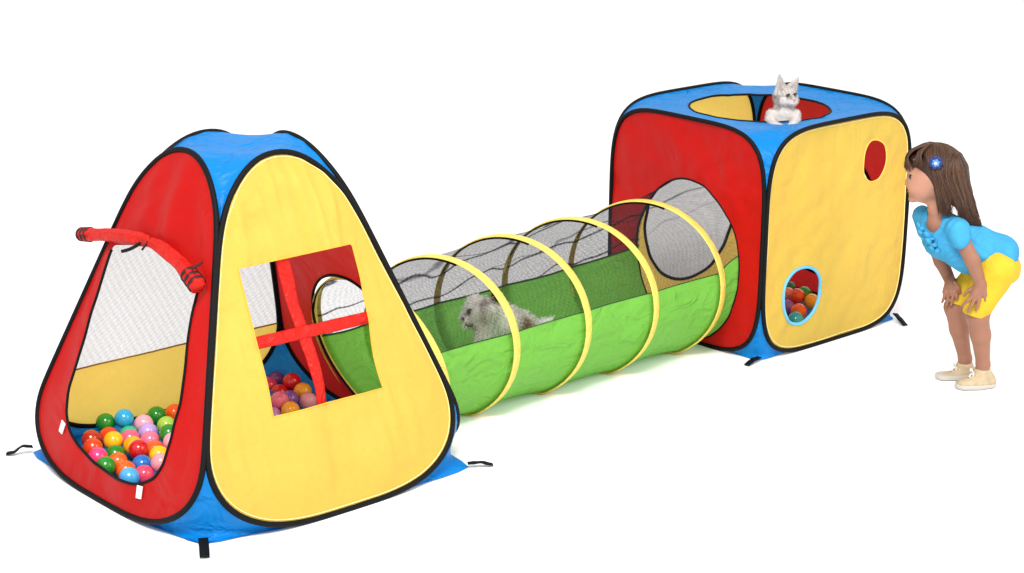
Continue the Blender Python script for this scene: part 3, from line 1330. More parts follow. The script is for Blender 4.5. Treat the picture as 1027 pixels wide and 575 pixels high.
# head
F.ell(hd(938, 171), (27 * px, 23 * px, 27 * px), .01, rot=HFR)
F.ell(hd(926, 183), (15.5 * px, 18 * px, 19 * px), .014, rot=HFR)
F.cap(hd(919.5, 196.5), hd(932, 199), 5.5 * px, 6 * px, .014)
for d in (-.028, .028):
    F.ell(hd(920, 189, d), (7.5 * px, 7 * px, 7 * px), .012, rot=HFR)
    F.ell(hd(915, 172.5, d * .8), (5 * px, 7 * px, 3 * px), .008, rot=HFR)
    F.ell(hd(939, 184, d * 2.2), (3.4 * px, 2 * px, 6 * px), .004, rot=HFR)
F.ell(hd(914.5, 177.5, .026), (4 * px, 4 * px, 3 * px), .006, op='sub', rot=HFR)
F.cap(hd(913.5, 177), hd(910.3, 185), 1.7 * px, 2.9 * px, .006)
F.ell(hd(912.6, 186.4, .012), (2.2 * px, 2 * px, 1.8 * px), .004, rot=HFR)
F.ell(hd(913.4, 191, 0), (2.6 * px, 5 * px, 1.8 * px), .004, rot=HFR)
F.ell(hd(914, 195.2, 0), (2.6 * px, 4.4 * px, 1.8 * px), .004, rot=HFR)
F.cap(hd(912, 193, -.012), hd(916.5, 192.2, .026), .9 * px, .6 * px, .003, op='sub')
F.ell(hd(915.5, 200.5), (4 * px, 4.5 * px, 3.8 * px), .008, rot=HFR)
# legs
F.chain([at(1001, 270, .05), at(981, 316, .055), at(983.5, 336, .05), at(986, 366, .045), at(985, 378, .045)], [15 * px, 10.6 * px, 9.8 * px, 6.6 * px, 6.5 * px], .012)
F.chain([at(992, 268, -.05), at(957.5, 308, -.05), at(962, 330, -.05), at(968, 360, -.045), at(967, 373, -.045)], [14 * px, 10.4 * px, 9.4 * px, 6.4 * px, 6.3 * px], .012)
# arms
F.chain([at(961, 233, .080), at(975, 261, .10), at(983, 284, .088)], [7.8 * px, 7.3 * px, 6 * px], .01)
F.chain([at(926, 218, -.085), at(944, 262, -.08), at(953, 282, -.07)], [8.4 * px, 7.2 * px, 5.8 * px], .01)


def hand(w, k, tips, mids, kn, thumb, r):
    F.cap(w, k[0], 5.8 * px, 4.6 * px, .008)
    F.cap(w, k[1], 5.4 * px, 4.6 * px, .008)
    for a, m_, t_ in zip(kn, mids, tips):
        F.chain([a, m_, t_], [r * px, r * .92 * px, r * .78 * px], .0022)
    F.chain(thumb, [r * 1.25 * px, r * 1.05 * px, r * .85 * px], .003)


hand(at(984, 285, .090), [at(977.5, 296, .098), at(987, 295, .092)],
     [at(964.5, 307, .092), at(970.5, 313.5, .100), at(978.5, 311.5, .102), at(986.5, 305.5, .094)],
     [at(970.3, 302, .103), at(974.5, 306, .107), at(981, 305.5, .107), at(988, 301, .099)],
     [at(975.5, 297, .102), at(978.6, 298.5, .105), at(982.5, 298.5, .104), at(987.5, 296, .098)],
     [at(980, 287, .088), at(972.5, 290.5, .085), at(966.5, 296.5, .080)], 1.95)
hand(at(953.5, 283, -.052), [at(949.5, 293, -0.018), at(957.5, 293, -0.012)],
     [at(944.8, 303.5, -0.016), at(948.8, 307, -0.012), at(954, 306, -0.008), at(959.5, 301, -0.004)],
     [at(946.8, 298.5, -0.012), at(950.5, 301.5, -0.006), at(955.3, 301, -0.002), at(960, 297, 0.000)],
     [at(948.3, 294, -0.016), at(951.5, 295.5, -0.012), at(955.5, 295.5, -0.008), at(959, 293, -0.006)],
     [at(957.5, 284, -0.016), at(961.5, 288.5, -0.010), at(963.3, 294, -0.008)], 1.85)
V, Fc = F.mesh(2)
sk = np.empty((len(V), 3))
for i, p in enumerate(V):
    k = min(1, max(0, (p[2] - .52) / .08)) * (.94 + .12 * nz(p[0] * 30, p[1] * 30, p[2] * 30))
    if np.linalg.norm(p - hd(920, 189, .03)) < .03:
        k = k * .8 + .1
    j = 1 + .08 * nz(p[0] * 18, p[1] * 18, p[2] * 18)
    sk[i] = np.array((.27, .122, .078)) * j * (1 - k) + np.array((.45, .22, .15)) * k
# a warm blush on the cheeks
for d in (.028, -.028):
    q = hd(921, 189, d)
    w_ = np.exp(-((np.linalg.norm(V - q, axis=1) / .017) ** 2))[:, None]
    sk = sk * (1 - .35 * w_) + np.array((.46, .16, .12)) * .35 * w_
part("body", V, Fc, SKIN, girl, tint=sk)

# eyes, brow and mouth
for d in (.0335, -.0335):
    c = hd(917.6, 178.2, d * .92)
    v, f = ball_mesh(c, (3.1 * px, 3.6 * px, 2.3 * px), HFR)
    ey = part("eye", v, f, EYEW, girl)
    v, f = ball_mesh(hd(916.4, 178.3, d * 1.0), (2.3 * px, 2.6 * px, 2.1 * px), HFR)
    part("iris", v, f, DARK, ey)
    v, f = tube([hd(914.3, 177.2, d * .78), hd(916.2, 175.7, d * 1.03), hd(919, 175.6, d * 1.22), hd(921.6, 177.6, d * 1.36)], [.5 * px, .9 * px, .95 * px, .5 * px], 6)
    part("eyelash", v, f, DARK, ey)
pts = [hd(911.9, 193.2, -.012), hd(911.3, 193.2, .0), hd(912.2, 193.1, .012), hd(915.3, 192.2, .024)]
v, f = tube(resample(pts, 14, False), .95 * px, 8)
part("lips", v, f, LIPS, girl)

# shirt
F = Field(LO, HI, .0038)
F.chain([at(1001, 256), at(973, 249), at(947, 236), at(940, 228)], [20.5 * px, 23.5 * px, 21.5 * px, 15 * px], .03)
F.cap(at(960, 231, .07), at(925, 216, -.08), 12.5 * px, 9.5 * px, .02)
F.cap(at(959.5, 230.5, .080), at(962.8, 239, .096), 11.3 * px, 10.4 * px, .008)
F.cap(at(924, 216, -.085), at(929, 231, -.09), 9.5 * px, 9.5 * px, .008)
F.ell(at(1005, 252), (14 * px, 24 * px, 14 * px), .02, rot=FRAME)
hn = np.cross(DV, at(1017, 256) - at(960, 272))
hn *= np.sign(hn @ (at(1000, 300) - at(985, 262)))
F.half(at(990, 271.5), hn)
F.ell(at(934, 220, .035), (10 * px, 13 * px, 15 * px), .004, op='sub', rot=FRAME)
F.cap(at(941, 214, .0), at(938, 196, 0), 11.5 * px, 14 * px, .004, op='sub')
V, Fc = F.mesh(2)
V = cloth_noise(V, .003, 22, 2.)
V = folds(V, .0045, at(958, 262) - at(1000, 232), 9, 9, 2.)
V = folds(V, .003, at(1000, 260) - at(945, 235), 11, 8, 6.)
shirt = part("shirt", V, Fc, SHIRT, girl)
# soft ruffles down the front
RV_, RF_ = [], []
for i, (x0, y0, x1, y1, d) in enumerate(((921, 231, 941, 243, .05), (924, 238, 944, 250, .055), (929, 246, 948, 256, .05), (919, 224, 930, 236, .03))):
    pts = [at(x0 + (x1 - x0) * t, y0 + (y1 - y0) * t + 1.2 * math.sin(t * 13 + i), d + .012 * math.sin(t * math.pi) + .004 * math.sin(t * 21 + i)) for t in np.linspace(0, 1, 30)]
    v, f = tube(pts, [(2.1 + .7 * math.sin(t * 17 + i * 2)) * px * (0.4 + 0.6 * math.sin(math.pi * min(1, max(0, t)))) for t in np.linspace(0, 1, 30)], 8)
    RV_, RF_ = merge((RV_, RF_), (v, f))
part("ruffle", RV_, RF_, SHIRT, shirt)

# shorts
F = Field(LO, HI, .0036)
F.ell(at(1003, 268), (20 * px, 25 * px, 18 * px), .02, rot=FRAME)
F.cap(at(999, 271, .05), at(977, 316, .055), 20 * px, 12.8 * px, .012)
F.cap(at(990, 268, -.045), at(953, 309, -.05), 18 * px, 11.6 * px, .012)
hem = (at(976, 315.5, .055), at(954, 306.5, -.05))
F.half(hem[0], at(973, 330, .055) - at(981, 308, .055))
V, Fc = F.mesh(2)
V = cloth_noise(V, .002, 20, 9.)
V = folds(V, .003, at(978, 312) - at(1000, 268), 10, 8, 4.)
part("shorts", V, Fc, SHORT, girl)

# shoes
for (heel, mid, toe, col, d0, d1) in (((990, 382), (979, 386), (966.5, 388.5), (985, 374), .043, .062), ((971, 376), (960, 380), (946.5, 382.5), (967.5, 368), -.047, -.030)):
    lo_ = np.array([at(heel[0] + 14, 400, d0 - .07), at(toe[0] - 16, 355, d1 + .07), at(heel[0] + 14, 400, d1 + .08), at(toe[0] - 16, 355, d0 - .08)])
    l0, h0 = lo_.min(0) - .01, lo_.max(0) + .01
    l0[2] = -.02
    F = Field(l0, h0, .0026)
    F.chain([at(*heel, d0), at(*mid, (d0 + d1) / 2), at(*toe, d1)], [8.2 * px, 9.4 * px, 8.6 * px], .012)
    F.cap(at(*col, d0), at(heel[0] - 1, heel[1], d0), 9 * px, 9 * px, .012)
    F.cap(at(col[0], col[1] - 8, d0), at(*col, d0), 6.6 * px, 6.4 * px, .002, op='sub')
    F.half((0, 0, .016), (0, 0, -1))
    V, Fc = F.mesh(1)
    shoe = part("shoe", V, Fc, SHOE, girl)
    F = Field(l0, h0, .0026)
    for (q, r_) in ((heel, 8.2), (mid, 8.6), (toe, 7.4)):
        pass
    g3 = [at(*heel, d0), at(*mid, (d0 + d1) / 2), at(*toe, d1)]
    for g_ in g3:
        g_[2] = .010
    F.chain(g3, [9.2 * px, 10.2 * px, 9.3 * px], .01)
    F.half((0, 0, .017), (0, 0, 1))
    F.half((0, 0, .002), (0, 0, -1))
    V, Fc = F.mesh(1)
    part("sole", V, Fc, SOLE, shoe)
    lv, lf = [], []
    for i in range(4):
        t = i / 3
        bx, by = col[0] - 6.5 - 9 * t, col[1] + 3.2 + 6.2 * t
        dd = d0 + (d1 - d0) * t * .6
        p0, p1 = at(bx + 2, by + 3.2, dd + .021), at(bx - 1, by - 1.0, dd - .022)
        m_ = at(bx - .5, by - 1.4, dd)
        lv, lf = merge((lv, lf), tube(resample([p0, m_, p1], 10, False), .85 * px, 6))
    bx, by = col[0] - 8, col[1] + 1.5
    for sx, sy, dd in ((-5, 2.5, .016), (4.5, 3.5, .02), (-4, -3.5, .0), (5, -2, .012)):
        lp = [at(bx, by, d0 + .008), at(bx + sx * .7, by + sy - 2.5, d0 + dd), at(bx + sx, by + sy, d0 + dd + .004), at(bx + sx * .5, by + sy + 1.2, d0 + dd), at(bx, by, d0 + .010)]
        lv, lf = merge((lv, lf), tube(resample(lp, 22, False), .75 * px, 6))
    part("laces", lv, lf, LACE, shoe)

# hair: a cap of hair with locks, and single strands over it
F = Field(LO, HI, .0036)
F.ell(hd(938.5, 170.5), (28 * px, 24.3 * px, 27.0 * px), .01, rot=HFR)
F.ell(hd(917, 186, 0), (20 * px, 40 * px, 21 * px), .012, op='sub', rot=HFR)
F.ell(hd(916.5, 159, 0), (6 * px, 16 * px, 6 * px), .014, rot=HFR)
F.chain([hd(954, 172, .0), hd(962, 194, .0), at(970, 210, .01), at(978, 224, .01)], [17.5 * px, 12 * px, 7 * px, 1.5 * px], .015)
F.chain([hd(950, 172, .06), hd(949, 190, .064), at(947, 205, .06), at(951, 214, .055)], [6.5 * px, 6 * px, 4 * px, 1.5 * px], .01)
F.chain([hd(946, 172, -.062), hd(943, 190, -.066), at(943, 205, -.06), at(949, 214, -.055)], [6.5 * px, 6 * px, 4 * px, 1.5 * px], .01)
F.chain([hd(955, 178, .05), at(958, 198, .055), at(964, 214, .045)], [7 * px, 6 * px, 2 * px], .01)
HF = F
V, Fc = F.mesh(3)
tn = np.array([(.04, .017, .009)] * len(V)) * (0.8 + .5 * np.array([nz(p[0] * 60, p[1] * 60, p[2] * 9) for p in V]))[:, None]
hair = part("hair", V, Fc, HAIR, girl, tint=np.clip(tn, 0, 1))
g = np.random.default_rng(5)
SV, SF, ST_ = [], [], []


def strand(pts, r, col):
    lift = g.random() ** 2
    pts = resample(np.array(pts), 14, False)
    for _ in range(3):
        pts[1:-1] = .5 * pts[1:-1] + .25 * (pts[:-2] + pts[2:])
    for j in range(14):
        for _ in range(3):
            d_, gr = HF.sample(pts[j])
            want = (.0012 + .0055 * lift) * (1 if j > 0 else .3)
            if d_ < want:
                pts[j] = pts[j] + gr * (want - d_)
    for _ in range(2):
        pts[1:-1] = .5 * pts[1:-1] + .25 * (pts[:-2] + pts[2:])
    rr_ = r * np.concatenate([np.linspace(.8, 1, 7), np.linspace(1, .25, 7)])
    v, f = tube(pts, rr_, 4, caps=False)
    o = len(SV)
    SV.extend(tuple(x) for x in v)
    SF.extend(tuple(i + o for i in q) for q in f)
    ST_.extend([col] * len(v))


cols = [(.062, .027, .014), (.048, .021, .011), (.080, .036, .018), (.038, .016, .009), (.105, .050, .026)]
for i in range(1400):
    side = 1 if g.random() < .72 else -1
    u = g.random()
    jx, jy = g.normal(0, .8), g.normal(0, .8)
    x0 = 926 + 34 * u
    y0 = 143.5 + .02 * (x0 - 940) ** 2
    top = hd(x0, y0, side * .008 * g.random())
    wv = g.normal(0, 1.6)
    k = g.random()
    ph = g.random() * 6.28
    if u < .36:      # front locks: sweep past the clip, down in front of the ear to the neck
        dd = side * (.070 + .010 * g.random())
        path = [top, hd(x0 + 4 * k, 154 + jy, side * .058), hd(942 + 8 * k + jx, 172 + jy, side * (.081 + .004 * k)), hd(942.5 + 11 * k + wv, 186, dd + side * .010),
                at(940 + 13 * k + wv + 2.4 * math.sin(k * 9), 197, dd), at(939 + 13 * k + wv + 3.2 * math.sin(k * 9 + 2.2), 205 + 3 * k, dd * .95), at(945 + 10 * k + wv + 3 * math.sin(k * 9 + 4), 211 + 6 * g.random(), dd * .85)]
    else:            # the back: over the crown, down behind to the shoulder blades
        dd = side * (.02 + .06 * (1 - k))
        path = [top, hd(x0 + 6 + 4 * k, 153 + 5 * k + jy, side * (.045 + .02 * (1 - k))), hd(950 + 16 * k + jx, 170 + jy, side * (.082 - .055 * k)),
                hd(955 + 15 * k + wv, 186 + jy, side * (.08 - .05 * k)), at(958 + 15 * k + wv + 2.6 * math.sin(k * 12), 200, dd), at(961 + 16 * k + wv + 3.2 * math.sin(k * 12 + 2.2), 211, dd * .9), at(965 + 18 * k + wv + 2.6 * math.sin(k * 12 + 4.2), 217 + 11 * k + 3 * g.random(), dd * .7)]
    strand(path, g.uniform(.0007, .0015), cols[g.integers(0, 5)])
for i in range(190):     # fringe across the forehead
    d = g.uniform(-.05, .062)
    k = g.random()
    x1 = 908.5 + 9 * (abs(d) / .06) ** 2 * 1.1 + g.normal(0, .8)
    y1 = 167.5 + g.normal(0, 2.0) + 4 * (abs(d) / .06)
    path = [hd(929 + 6 * k, 145 - k, d * .35), hd(919, 149.5 + abs(d) * 40, d * .8), hd(911.5 + 70 * abs(d) ** 1.4, 157 + abs(d) * 30, d * 1.0), hd(x1, y1, d * 1.05)]
    strand(path, g.uniform(.0011, .002), cols[g.integers(0, 5)])
for i in range(220):     # the side of the fringe, brushed down over the temple
    d = g.uniform(.035, .088) * (1 if g.random() < .8 else -1)
    k = abs(d) / .088
    path = [hd(931 + 5 * g.random(), 144.5, d * .25), hd(924 + 4 * k + g.normal(0, 1), 150 + 3 * k, d * .75), hd(917 + 11 * k + g.normal(0, 1), 158 + 2 * k, d * .95), hd(912.5 + 17 * k + g.normal(0, 1.4), 167 + g.normal(0, 1.6), d)]
    strand(path, g.uniform(.001, .0018), cols[g.integers(0, 5)])
part("strands", SV, SF, HAIR, hair, tint=np.array(ST_))
# hair clip: a blue flower with a white heart
CLIPB = plain("blue_petal", lin(75, 125, 190), .5, .3)
CLIPD = plain("navy_petal", lin(30, 45, 105), .5, .3)
cc = hd(944, 163.5, .088)
pv, pf = [], []
for i in range(7):
    a = 2 * math.pi * i / 7
    pv, pf = merge((pv, pf), ball_mesh(cc + (HFR[0] * math.cos(a) + HFR[2] * math.sin(a)) * 4.2 * px, (2.7 * px, 1.2 * px, 2.7 * px), HFR, 10, 6))
clip = part("hair_clip", pv, pf, CLIPD, hair)
pv, pf = [], []
for i in range(6):
    a = 2 * math.pi * i / 6 + .3
    pv, pf = merge((pv, pf), ball_mesh(cc + HFR[1] * .005 + (HFR[0] * math.cos(a) + HFR[2] * math.sin(a)) * 2.4 * px, (1.7 * px, 1.0 * px, 1.7 * px), HFR, 10, 6))
part("petals", pv, pf, CLIPB, clip)
v, f = ball_mesh(cc + HFR[1] * .009, (1.5 * px, .9 * px, 1.5 * px), HFR, 12, 8)
part("clip_heart", v, f, plain("white_enamel", (0.8, 0.84, 0.9, 1), .3, .5), clip)

# ------------------------------------------------------------------ KITTEN
KA = (.272, .150, .77)
at, S = measured(KA)
px = 1 / S
kit = thing("kitten", "pale grey kitten poking out of the box-shaped tent's roof hole", "kitten", KA)
lo_ = np.array([at(755, 175, -.14), at(815, 68, .08), at(755, 175, .08), at(815, 68, -.14)])
F = Field(lo_.min(0) - .01, lo_.max(0) + .01, .0021)
ka = math.radians(28)
RK = np.array([[math.cos(ka), -math.sin(ka), 0], [math.sin(ka), math.cos(ka), 0], [0, 0, 1]])
KC = at(787.5, 97.5, -.035)
KFR = (RK @ FRAME.T).T


def kd(x, y, d):
    return KC + RK @ (at(x, y, d) - KC)


F.ell(KC, (12 * px, 12 * px, 11.5 * px), .006, rot=KFR)
F.ell(kd(781.5, 101.5, -.012), (5 * px, 5 * px, 5 * px), .008, rot=KFR)
F.ell(kd(793.5, 101.5, -.012), (5 * px, 5 * px, 5 * px), .008, rot=KFR)
F.ell(kd(788.5, 103.2, .006), (5.0 * px, 5.5 * px, 3.8 * px), .007, rot=KFR)
F.ell(kd(788.5, 99, .011), (2.0 * px, 2.8 * px, 3.4 * px), .005, rot=KFR)
for b0, b1, tip in (((775.5, 94), (786.5, 87.5), (779.6, 74.5)), ((789.5, 88), (799, 93.5), (802.3, 79.5))):
    for t in np.linspace(0, 1, 5):
        F.cap(kd(b0[0] + (b1[0] - b0[0]) * t, b0[1] + (b1[1] - b0[1]) * t, -.035), kd(*tip, -.03), 2.1 * px, .9 * px, .002)
    F.cap(kd((b0[0] + b1[0]) / 2, (b0[1] + b1[1]) / 2 - 1, -.026), kd(tip[0] * .75 + (b0[0] + b1[0]) * .125, tip[1] * .75 + (b0[1] + b1[1]) * .125, -.024), 1.7 * px, .5 * px, .002, op='sub')
F.chain([at(786, 104, -.04), at(785, 115, -.028), at(783.5, 127, -.035), at(784, 150, -.075), at(786, 164, -.08)], [8.5 * px, 10.5 * px, 14.5 * px, 16 * px, 12 * px], .012)
F.chain([at(774, 115, -.02), at(773, 121, .005), at(777, 126.2, .045), at(783, 128.2, .066)], [6 * px, 5 * px, 3.8 * px, 3.8 * px], .008)
F.chain([at(797, 115, -.02), at(797.5, 120, .005), at(795.5, 125.5, .045), at(792, 127.6, .062)], [6 * px, 4.8 * px, 3.8 * px, 3.8 * px], .008)
for x_, y_, d_ in ((783, 128.2, .066), (792, 127.6, .062)):
    for k_ in (-1, 0, 1):
        F.cap(at(x_ + k_ * 2.1, y_ + .4, d_ + .004), at(x_ + k_ * 2.3, y_ + 2.2, d_ + .014), 1.7 * px, 1.5 * px, .0015)
V, Fc = F.mesh(2)


def kit_tint(P):
    out = np.empty((len(P), 3))
    for i, p in enumerate(P):
        q = p - KC
        a, d, z = q @ RA, q @ DV, q[2]
        s = nz(p[0] * 30 + 4, p[1] * 30, p[2] * 55)
        col = np.array((.53, .49, .46))
        gr = np.array((.31, .27, .245))
        k = min(1, max(0, .32 + 1.2 * s))
        f = q @ KFR[1]
        h = q @ KFR[0]
        if z > -.04:
            if f > .022 and z < .008:
                k *= .25
            elif h < -.008 or f < .0:
                k = min(1, k + .45)
            if z > .012 and f > -.005:
                k = .35 + .5 * (math.sin(h * 620) > .1) * min(1, max(0, f / .02 + .4))
            if z > .036:
                k = .62 - .3 * max(0, nz(p[0] * 90, p[1] * 90, 3))
            if f > .02 and -.0 < z < .016 and abs(abs(h) - .0145) < .0075:
                k = .8
        elif d > .0:
            k *= .3
        out[i] = col * (1 - k) + gr * k
    return out


FURM = attr_mat("fur", .8, .15)
body = part("body", V, Fc, FURM, kit, tint=kit_tint(V))
fur("fur", V, Fc, body, FURM, 12000, .0060, .00032, kit_tint, .45, .5)
for x, y in ((784.0, 95.6), (792.8, 95.6)):
    v, f = ball_mesh(kd(x, y, .0035), (1.9 * px, 1.6 * px, 1.5 * px), KFR, 14, 10)
    e_ = part("eye", v, f, plain("kitten_eye", (.03, .035, .03, 1), .12, .6), kit)
    v, f = tube([kd(x - 2.2, y - .4, .006), kd(x, y - 1.7, .009), kd(x + 2.2, y - .3, .006)], .5 * px, 6)
    part("eyelid", v, f, DARK, e_)
v, f = ball_mesh(kd(788.6, 100.6, .0225), (1.3 * px, .9 * px, .9 * px), KFR, 10, 8)
part("nose", v, f, plain("pink_nose", (.5, .2, .19, 1), .4, .4), kit)
v, f = tube([kd(786.2, 104.0, .019), kd(788.6, 102.8, .0235), kd(791, 104.0, .019)], .35 * px, 5)
part("mouth", v, f, plain("dark_pink_mouth", (.2, .07, .06, 1), .5), kit)

# ------------------------------------------------------------------ PUPPY
DA = (-.86, .37, .0)
at, S = measured(DA)
px = 1 / S
pup = thing("puppy", "shaggy cream and brown puppy sitting inside the netted tunnel", "puppy", (DA[0], DA[1], .02))
lo_ = np.array([at(445, 330, -.2), at(565, 275, .16), at(445, 330, .16), at(565, 275, -.2)])
l0, h0 = lo_.min(0) - .01, lo_.max(0) + .01
l0[2] = .008
F = Field(l0, h0, .0035)
F.ell(at(480, 312, .0), (14 * px, 14 * px, 13 * px), .01, rot=FRAME)
F.ell(at(470.5, 320, .012), (7.5 * px, 8 * px, 6.5 * px), .01, rot=FRAME)
F.cap(at(476, 300, -.035), at(474, 305, -.05), 5 * px, 4 * px, .006)
F.chain([at(489, 303, .035), at(492, 311, .05), at(490, 320, .052)], [5 * px, 6.5 * px, 3.5 * px], .006)
F.chain([at(490, 322, -.01), at(505, 323, -.03), at(522, 329, -.07), at(532, 332, -.09)], [13 * px, 15.5 * px, 14.5 * px, 11 * px], .02)
F.chain([at(533, 328, -.09), at(542, 326, -.10), at(552, 321, -.10)], [5 * px, 4 * px, 3 * px], .008)
for x, y, d in ((487, 328, .03), (487, 328, -.045), (527, 335, -.04), (530, 335, -.115)):
    p = at(x, y, d)
    q = p.copy()
    q[2] = .034
    q = q + (DV * .03 - RA * .02) * .6
    F.cap(p, q, 8 * px, 5.5 * px, .012)
    F.cap(q, q - RA * .03, 5.5 * px, 5 * px, .008)
V, Fc = F.mesh(2)


def pup_tint(P):
    out = np.empty((len(P), 3))
    c1, c2 = at(490, 305, .04), at(497, 297, 0)
    t1, t2 = at(526, 326, -.03), at(482, 310, .05)
    for i, p in enumerate(P):
        col = np.array((.97, .94, .88))
        s = .5 + .5 * nz(p[0] * 22, p[1] * 22, p[2] * 22)
        for c, r, cc_ in ((c1, .028, (.2, .13, .08)), (c2, .042, (.05, .035, .03)), (t1, .035, (.36, .20, .10)), (at(470, 313, .03), .014, (.12, .07, .05)), (at(475, 329, .03), .02, (.4, .27, .17))):
            k = max(0, min(1, 1.6 - 1.6 * np.linalg.norm(p - c) / r + .6 * (s - .5)))
            col = col * (1 - k) + np.array(cc_) * k
        out[i] = col * (.85 + .3 * s)
    return np.clip(out, 0, 1)


body = part("body", V, Fc, FURM, pup, tint=pup_tint(V))
fur("fur", V, Fc, body, FURM, 9000, .020, .0010, pup_tint, .5, .9, seed=8)
TF = at(497, 299, -.01)
tv, tf = ball_mesh(TF, (5 * px, 5 * px, 6 * px), FRAME, 14, 10)
fur("ear_tuft", tv, tf, body, FURM, 500, .032, .0012, lambda P: np.tile(np.array((.07, .05, .04)), (len(P), 1)), -.6, .8, seed=9)
v, f = ball_mesh(at(464.6, 320.3, .024), (2.4 * px, 2.6 * px, 2.0 * px), FRAME, 12, 8)
part("nose", v, f, DARK, pup)
for x, y, d in ((471.5, 311.5, .043), (467.8, 311.2, -.012)):
    v, f = ball_mesh(at(x, y, d), (1.9 * px,) * 3, None, 12, 8)
    part("eye", v, f, DARK, pup)
v, f = tube([at(466, 325, .028), at(470, 327.5, .036), at(474, 327, .042)], .9 * px, 6)
part("mouth", v, f, plain("dark_mouth", (.12, .06, .05, 1), .5), pup)


# ================================================================== PLAY BALLS
BR = 0.0285
PAL = {'orange': lin(240, 92, 22), 'green': lin(30, 128, 36), 'sky': lin(38, 160, 205), 'turq': lin(40, 175, 130), 'orred': lin(222, 62, 18), 'brick': lin(170, 48, 24),
       'rust': lin(205, 66, 24), 'rose': lin(226, 92, 124), 'yellow': lin(246, 176, 20), 'gold': lin(236, 156, 26), 'hotpink': lin(232, 60, 120), 'lblue': lin(64, 160, 222),
       'crimson': lin(186, 22, 30), 'blue': lin(14, 104, 184), 'ppink': lin(232, 160, 178), 'lime': lin(160, 205, 80), 'lav': lin(178, 150, 215), 'pink': lin(232, 110, 140),
       'dpink': lin(218, 140, 150), 'rasp': lin(216, 62, 96), 'violet': lin(128, 78, 158), 'red': lin(208, 30, 34), 'lilac': lin(186, 132, 196), 'teal': lin(30, 140, 150),
       'dgreen': lin(18, 92, 40), 'purple': lin(142, 78, 170), 'salmon': lin(236, 120, 90)}
BM = {k: plain(k + "_plastic", c, .16, .5, coat=.25) for k, c in PAL.items()}
DOOR = [
    (175, 414.5, 'orange', "orange ball farthest back in the doorway, against the red wall's edge"),
    (157, 417, 'green', "deep green ball at the back of the heap, next to the rearmost orange ball"),
    (125.7, 425.5, 'sky', "sky blue ball at the back of the heap, against the yellow skirt"),
    (127, 433, 'turq', "turquoise ball wedged just in front of the sky blue ball"),
    (107, 427, 'green', "green ball behind an orange-red ball at the heap's back, by the yellow skirt"),
    (109.5, 435.5, 'orred', "orange-red ball between a green ball and a yellow ball in the doorway"),
    (91.5, 441, 'brick', "brick red ball nearest the blue floor corner inside the doorway"),
    (93, 449.5, 'rust', "rusty orange ball between the brick red ball and the hot pink ball"),
    (130.4, 440, 'rose', "rose pink ball directly in front of the turquoise ball"),
    (114, 444, 'yellow', "yellow ball just behind the green ball in the middle of the doorway heap"),
    (117, 454, 'green', "green ball in the middle of the doorway heap, in front of a yellow ball"),
    (132, 448, 'gold', "golden ball between the rose pink ball and the crimson ball"),
    (98.7, 459, 'hotpink', "hot pink ball at the doorway rim, in front of the rusty orange ball"),
    (118, 464, 'orange', "orange ball just in front of the green ball at the heap's middle"),
    (106, 468, 'green', "green ball half hidden by the doorway rim beside the hot pink ball"),
    (128, 471, 'orange', "orange ball just behind the light blue ball at the doorway rim"),
    (130, 479, 'lblue', "light blue ball lowest in the doorway, half hidden by the rim"),
    (139.7, 454, 'crimson', "crimson ball just behind the royal blue ball in the doorway"),
    (139.7, 464, 'blue', "royal blue ball at the front of the doorway heap"),
    (144.5, 426, 'ppink', "pale pink ball at the heap's back between the sky blue and deep green balls"),
    (167, 427, 'lime', "lime green ball in front of the rearmost orange and deep green balls"),
    (148.4, 434, 'lav', "lavender ball with pink balls before and behind it in the doorway"),
    (168.7, 435.5, 'green', "green ball tucked just in front of the lime green ball"),
    (152.3, 443, 'pink', "pink ball just in front of the lavender ball"),
    (170, 445, 'ppink', "pale pink ball at the doorway's edge, below the green and lime green balls"),
    (158, 449, 'orange', "orange ball between the pink ball and the bright yellow ball"),
    (159.5, 457, 'yellow', "bright yellow ball beside the crimson ball, near the doorway's upright edge"),
    (158.5, 466.5, 'dpink', "dusty pink ball at the doorway rim, below the bright yellow ball"),
    (147, 474.5, 'rasp', "raspberry pink ball at the doorway rim, just above the lower white tab"),
]
WIND = [
    (276, 380, 'violet', "violet ball at the back of the window heap, against the blue corner cloth"),
    (269, 387, 'rasp', "raspberry red ball by the window's edge, in front of the rearmost violet ball"),
    (290.5, 385, 'red', "red ball seen through the window, below the blue corner cloth"),
    (281.5, 393, 'red', "red ball in front of two others, above the pink ball in the window"),
    (303.6, 393, 'gold', "golden ball seen through the window beside the upright red bar"),
    (269.5, 400, 'blue', "blue ball beside the window's edge, below the raspberry red ball"),
    (292.6, 401, 'violet', "violet ball between the pink balls in the middle of the window heap"),
    (280, 406.5, 'pink', "pink ball between the blue ball and the violet ball in the window"),
    (307, 402.5, 'dpink', "dusty pink ball below the golden ball by the upright window bar"),
    (290, 411, 'gold', "golden ball at the window's lower edge, below the middle violet ball"),
    (275.5, 415.5, 'lilac', "lilac ball in the lowest corner of the barred window"),
]
PEEP = [
    (791.5, 289.5, 'dgreen', "dark green ball farthest to the side in the lower peephole"),
    (790, 296, 'salmon', "salmon ball at the lower peephole's edge, below the dark green ball"),
    (797, 300, 'orred', "orange-red ball in the middle of the lower peephole"),
    (806.4, 295, 'green', "green ball at the top of the peephole heap, before the red wall"),
    (814, 302.5, 'gold', "golden ball below the green ball in the lower peephole"),
    (792, 307, 'purple', "purple ball below the orange-red ball in the lower peephole"),
    (801, 312.5, 'orange', "orange ball low in the peephole, beside the purple ball"),
    (798, 321, 'teal', "teal ball lowest in the blue-rimmed peephole"),
]


def on_level(px_, py_, z):
    ray = _FW * _f + _RT * (px_ - 513.5) - _UP * (py_ - 287.5)
    return CAM + ray * ((z - CAM[2]) / ray[2])


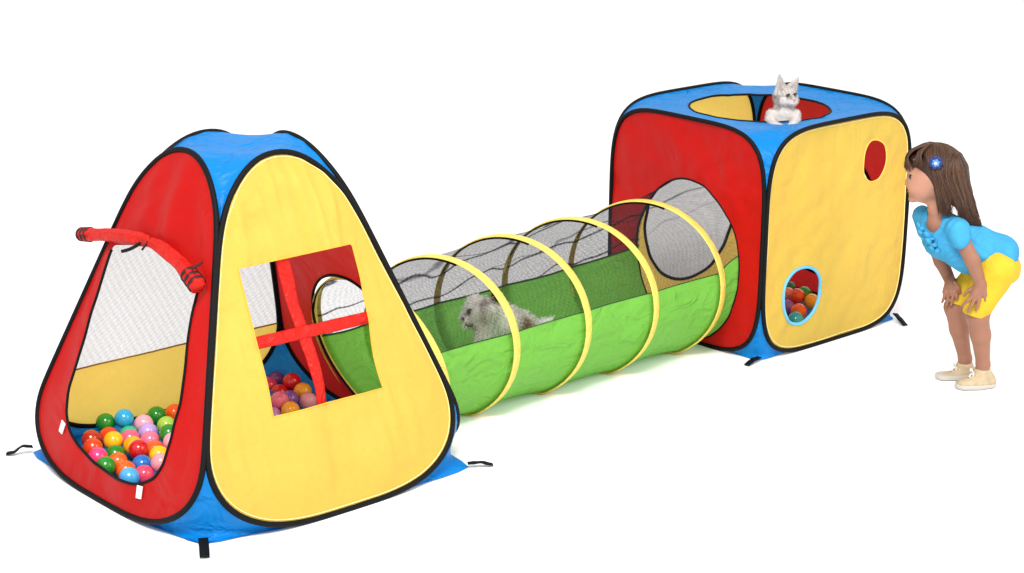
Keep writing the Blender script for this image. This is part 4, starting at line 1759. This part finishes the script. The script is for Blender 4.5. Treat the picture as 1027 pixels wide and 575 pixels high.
def settle(lst, z0, keep_in):
    P0 = np.array([on_level(a, b, z0 + .022 * ((i * 7) % 5) / 4) for i, (a, b, *_) in enumerate(lst)])
    P = P0.copy()
    for it in range(600):
        P += (P0 - P) * .02 * (1 if it < 400 else 0)
        for i in range(len(P)):
            for j in range(i):
                d = P[i] - P[j]
                L = np.linalg.norm(d)
                if L < 2 * BR:
                    m = (2 * BR - L) / 2 * d / (L + 1e-9)
                    P[i] += m
                    P[j] -= m
        for i in range(len(P)):
            P[i, 2] = max(P[i, 2], BR + .009)
            P[i] = keep_in(P[i])
    return P


def in_pyramid(p):
    for sx, sy in ((1, 0), (-1, 0), (0, 1), (0, -1)):
        lim = HD - p[2] * ST / CT - (BR + .016) / CT
        e = (p[0] - MX) * sx + (p[1] - MY) * sy
        if e > lim:
            p = p - np.array([sx, sy, 0]) * (e - lim)
    return p


def in_cube(p):
    return np.array([min(max(p[0], BR + .02), CW - BR - .02), min(max(p[1], BR + .02), CDp - BR - .02), p[2]])


def ball_shape():
    V, F = [], []
    seg, rings = 32, 20
    for i in range(rings + 1):
        th = math.pi * i / rings
        r = BR * (1 + (.012 if i == rings // 2 else 0))
        for j in range(seg):
            ph = 2 * math.pi * j / seg
            V.append((r * math.sin(th) * math.cos(ph), r * math.sin(th) * math.sin(ph), r * math.cos(th)))
    for i in range(rings):
        for j in range(seg):
            F.append((i * seg + j, (i + 1) * seg + j, (i + 1) * seg + (j + 1) % seg, i * seg + (j + 1) % seg))
    return weld(V, F, 1e-5)


bv, bf = ball_shape()
gb_ = np.random.default_rng(4)
for lst, keep, grp in ((DOOR, in_pyramid, "play balls inside the pyramid tent"), (WIND, in_pyramid, "play balls inside the pyramid tent"), (PEEP, in_cube, "play balls inside the box-shaped tent")):
    for (a, b, c, lab), p in zip(lst, settle(lst, BR + .012, keep)):
        o = obj("play_ball", bv, bf, BM[c])
        o.location = p
        o.rotation_euler = gb_.uniform(0, 6.28, 3)
        o['label'] = lab
        o['category'] = 'ball'
        o['group'] = grp
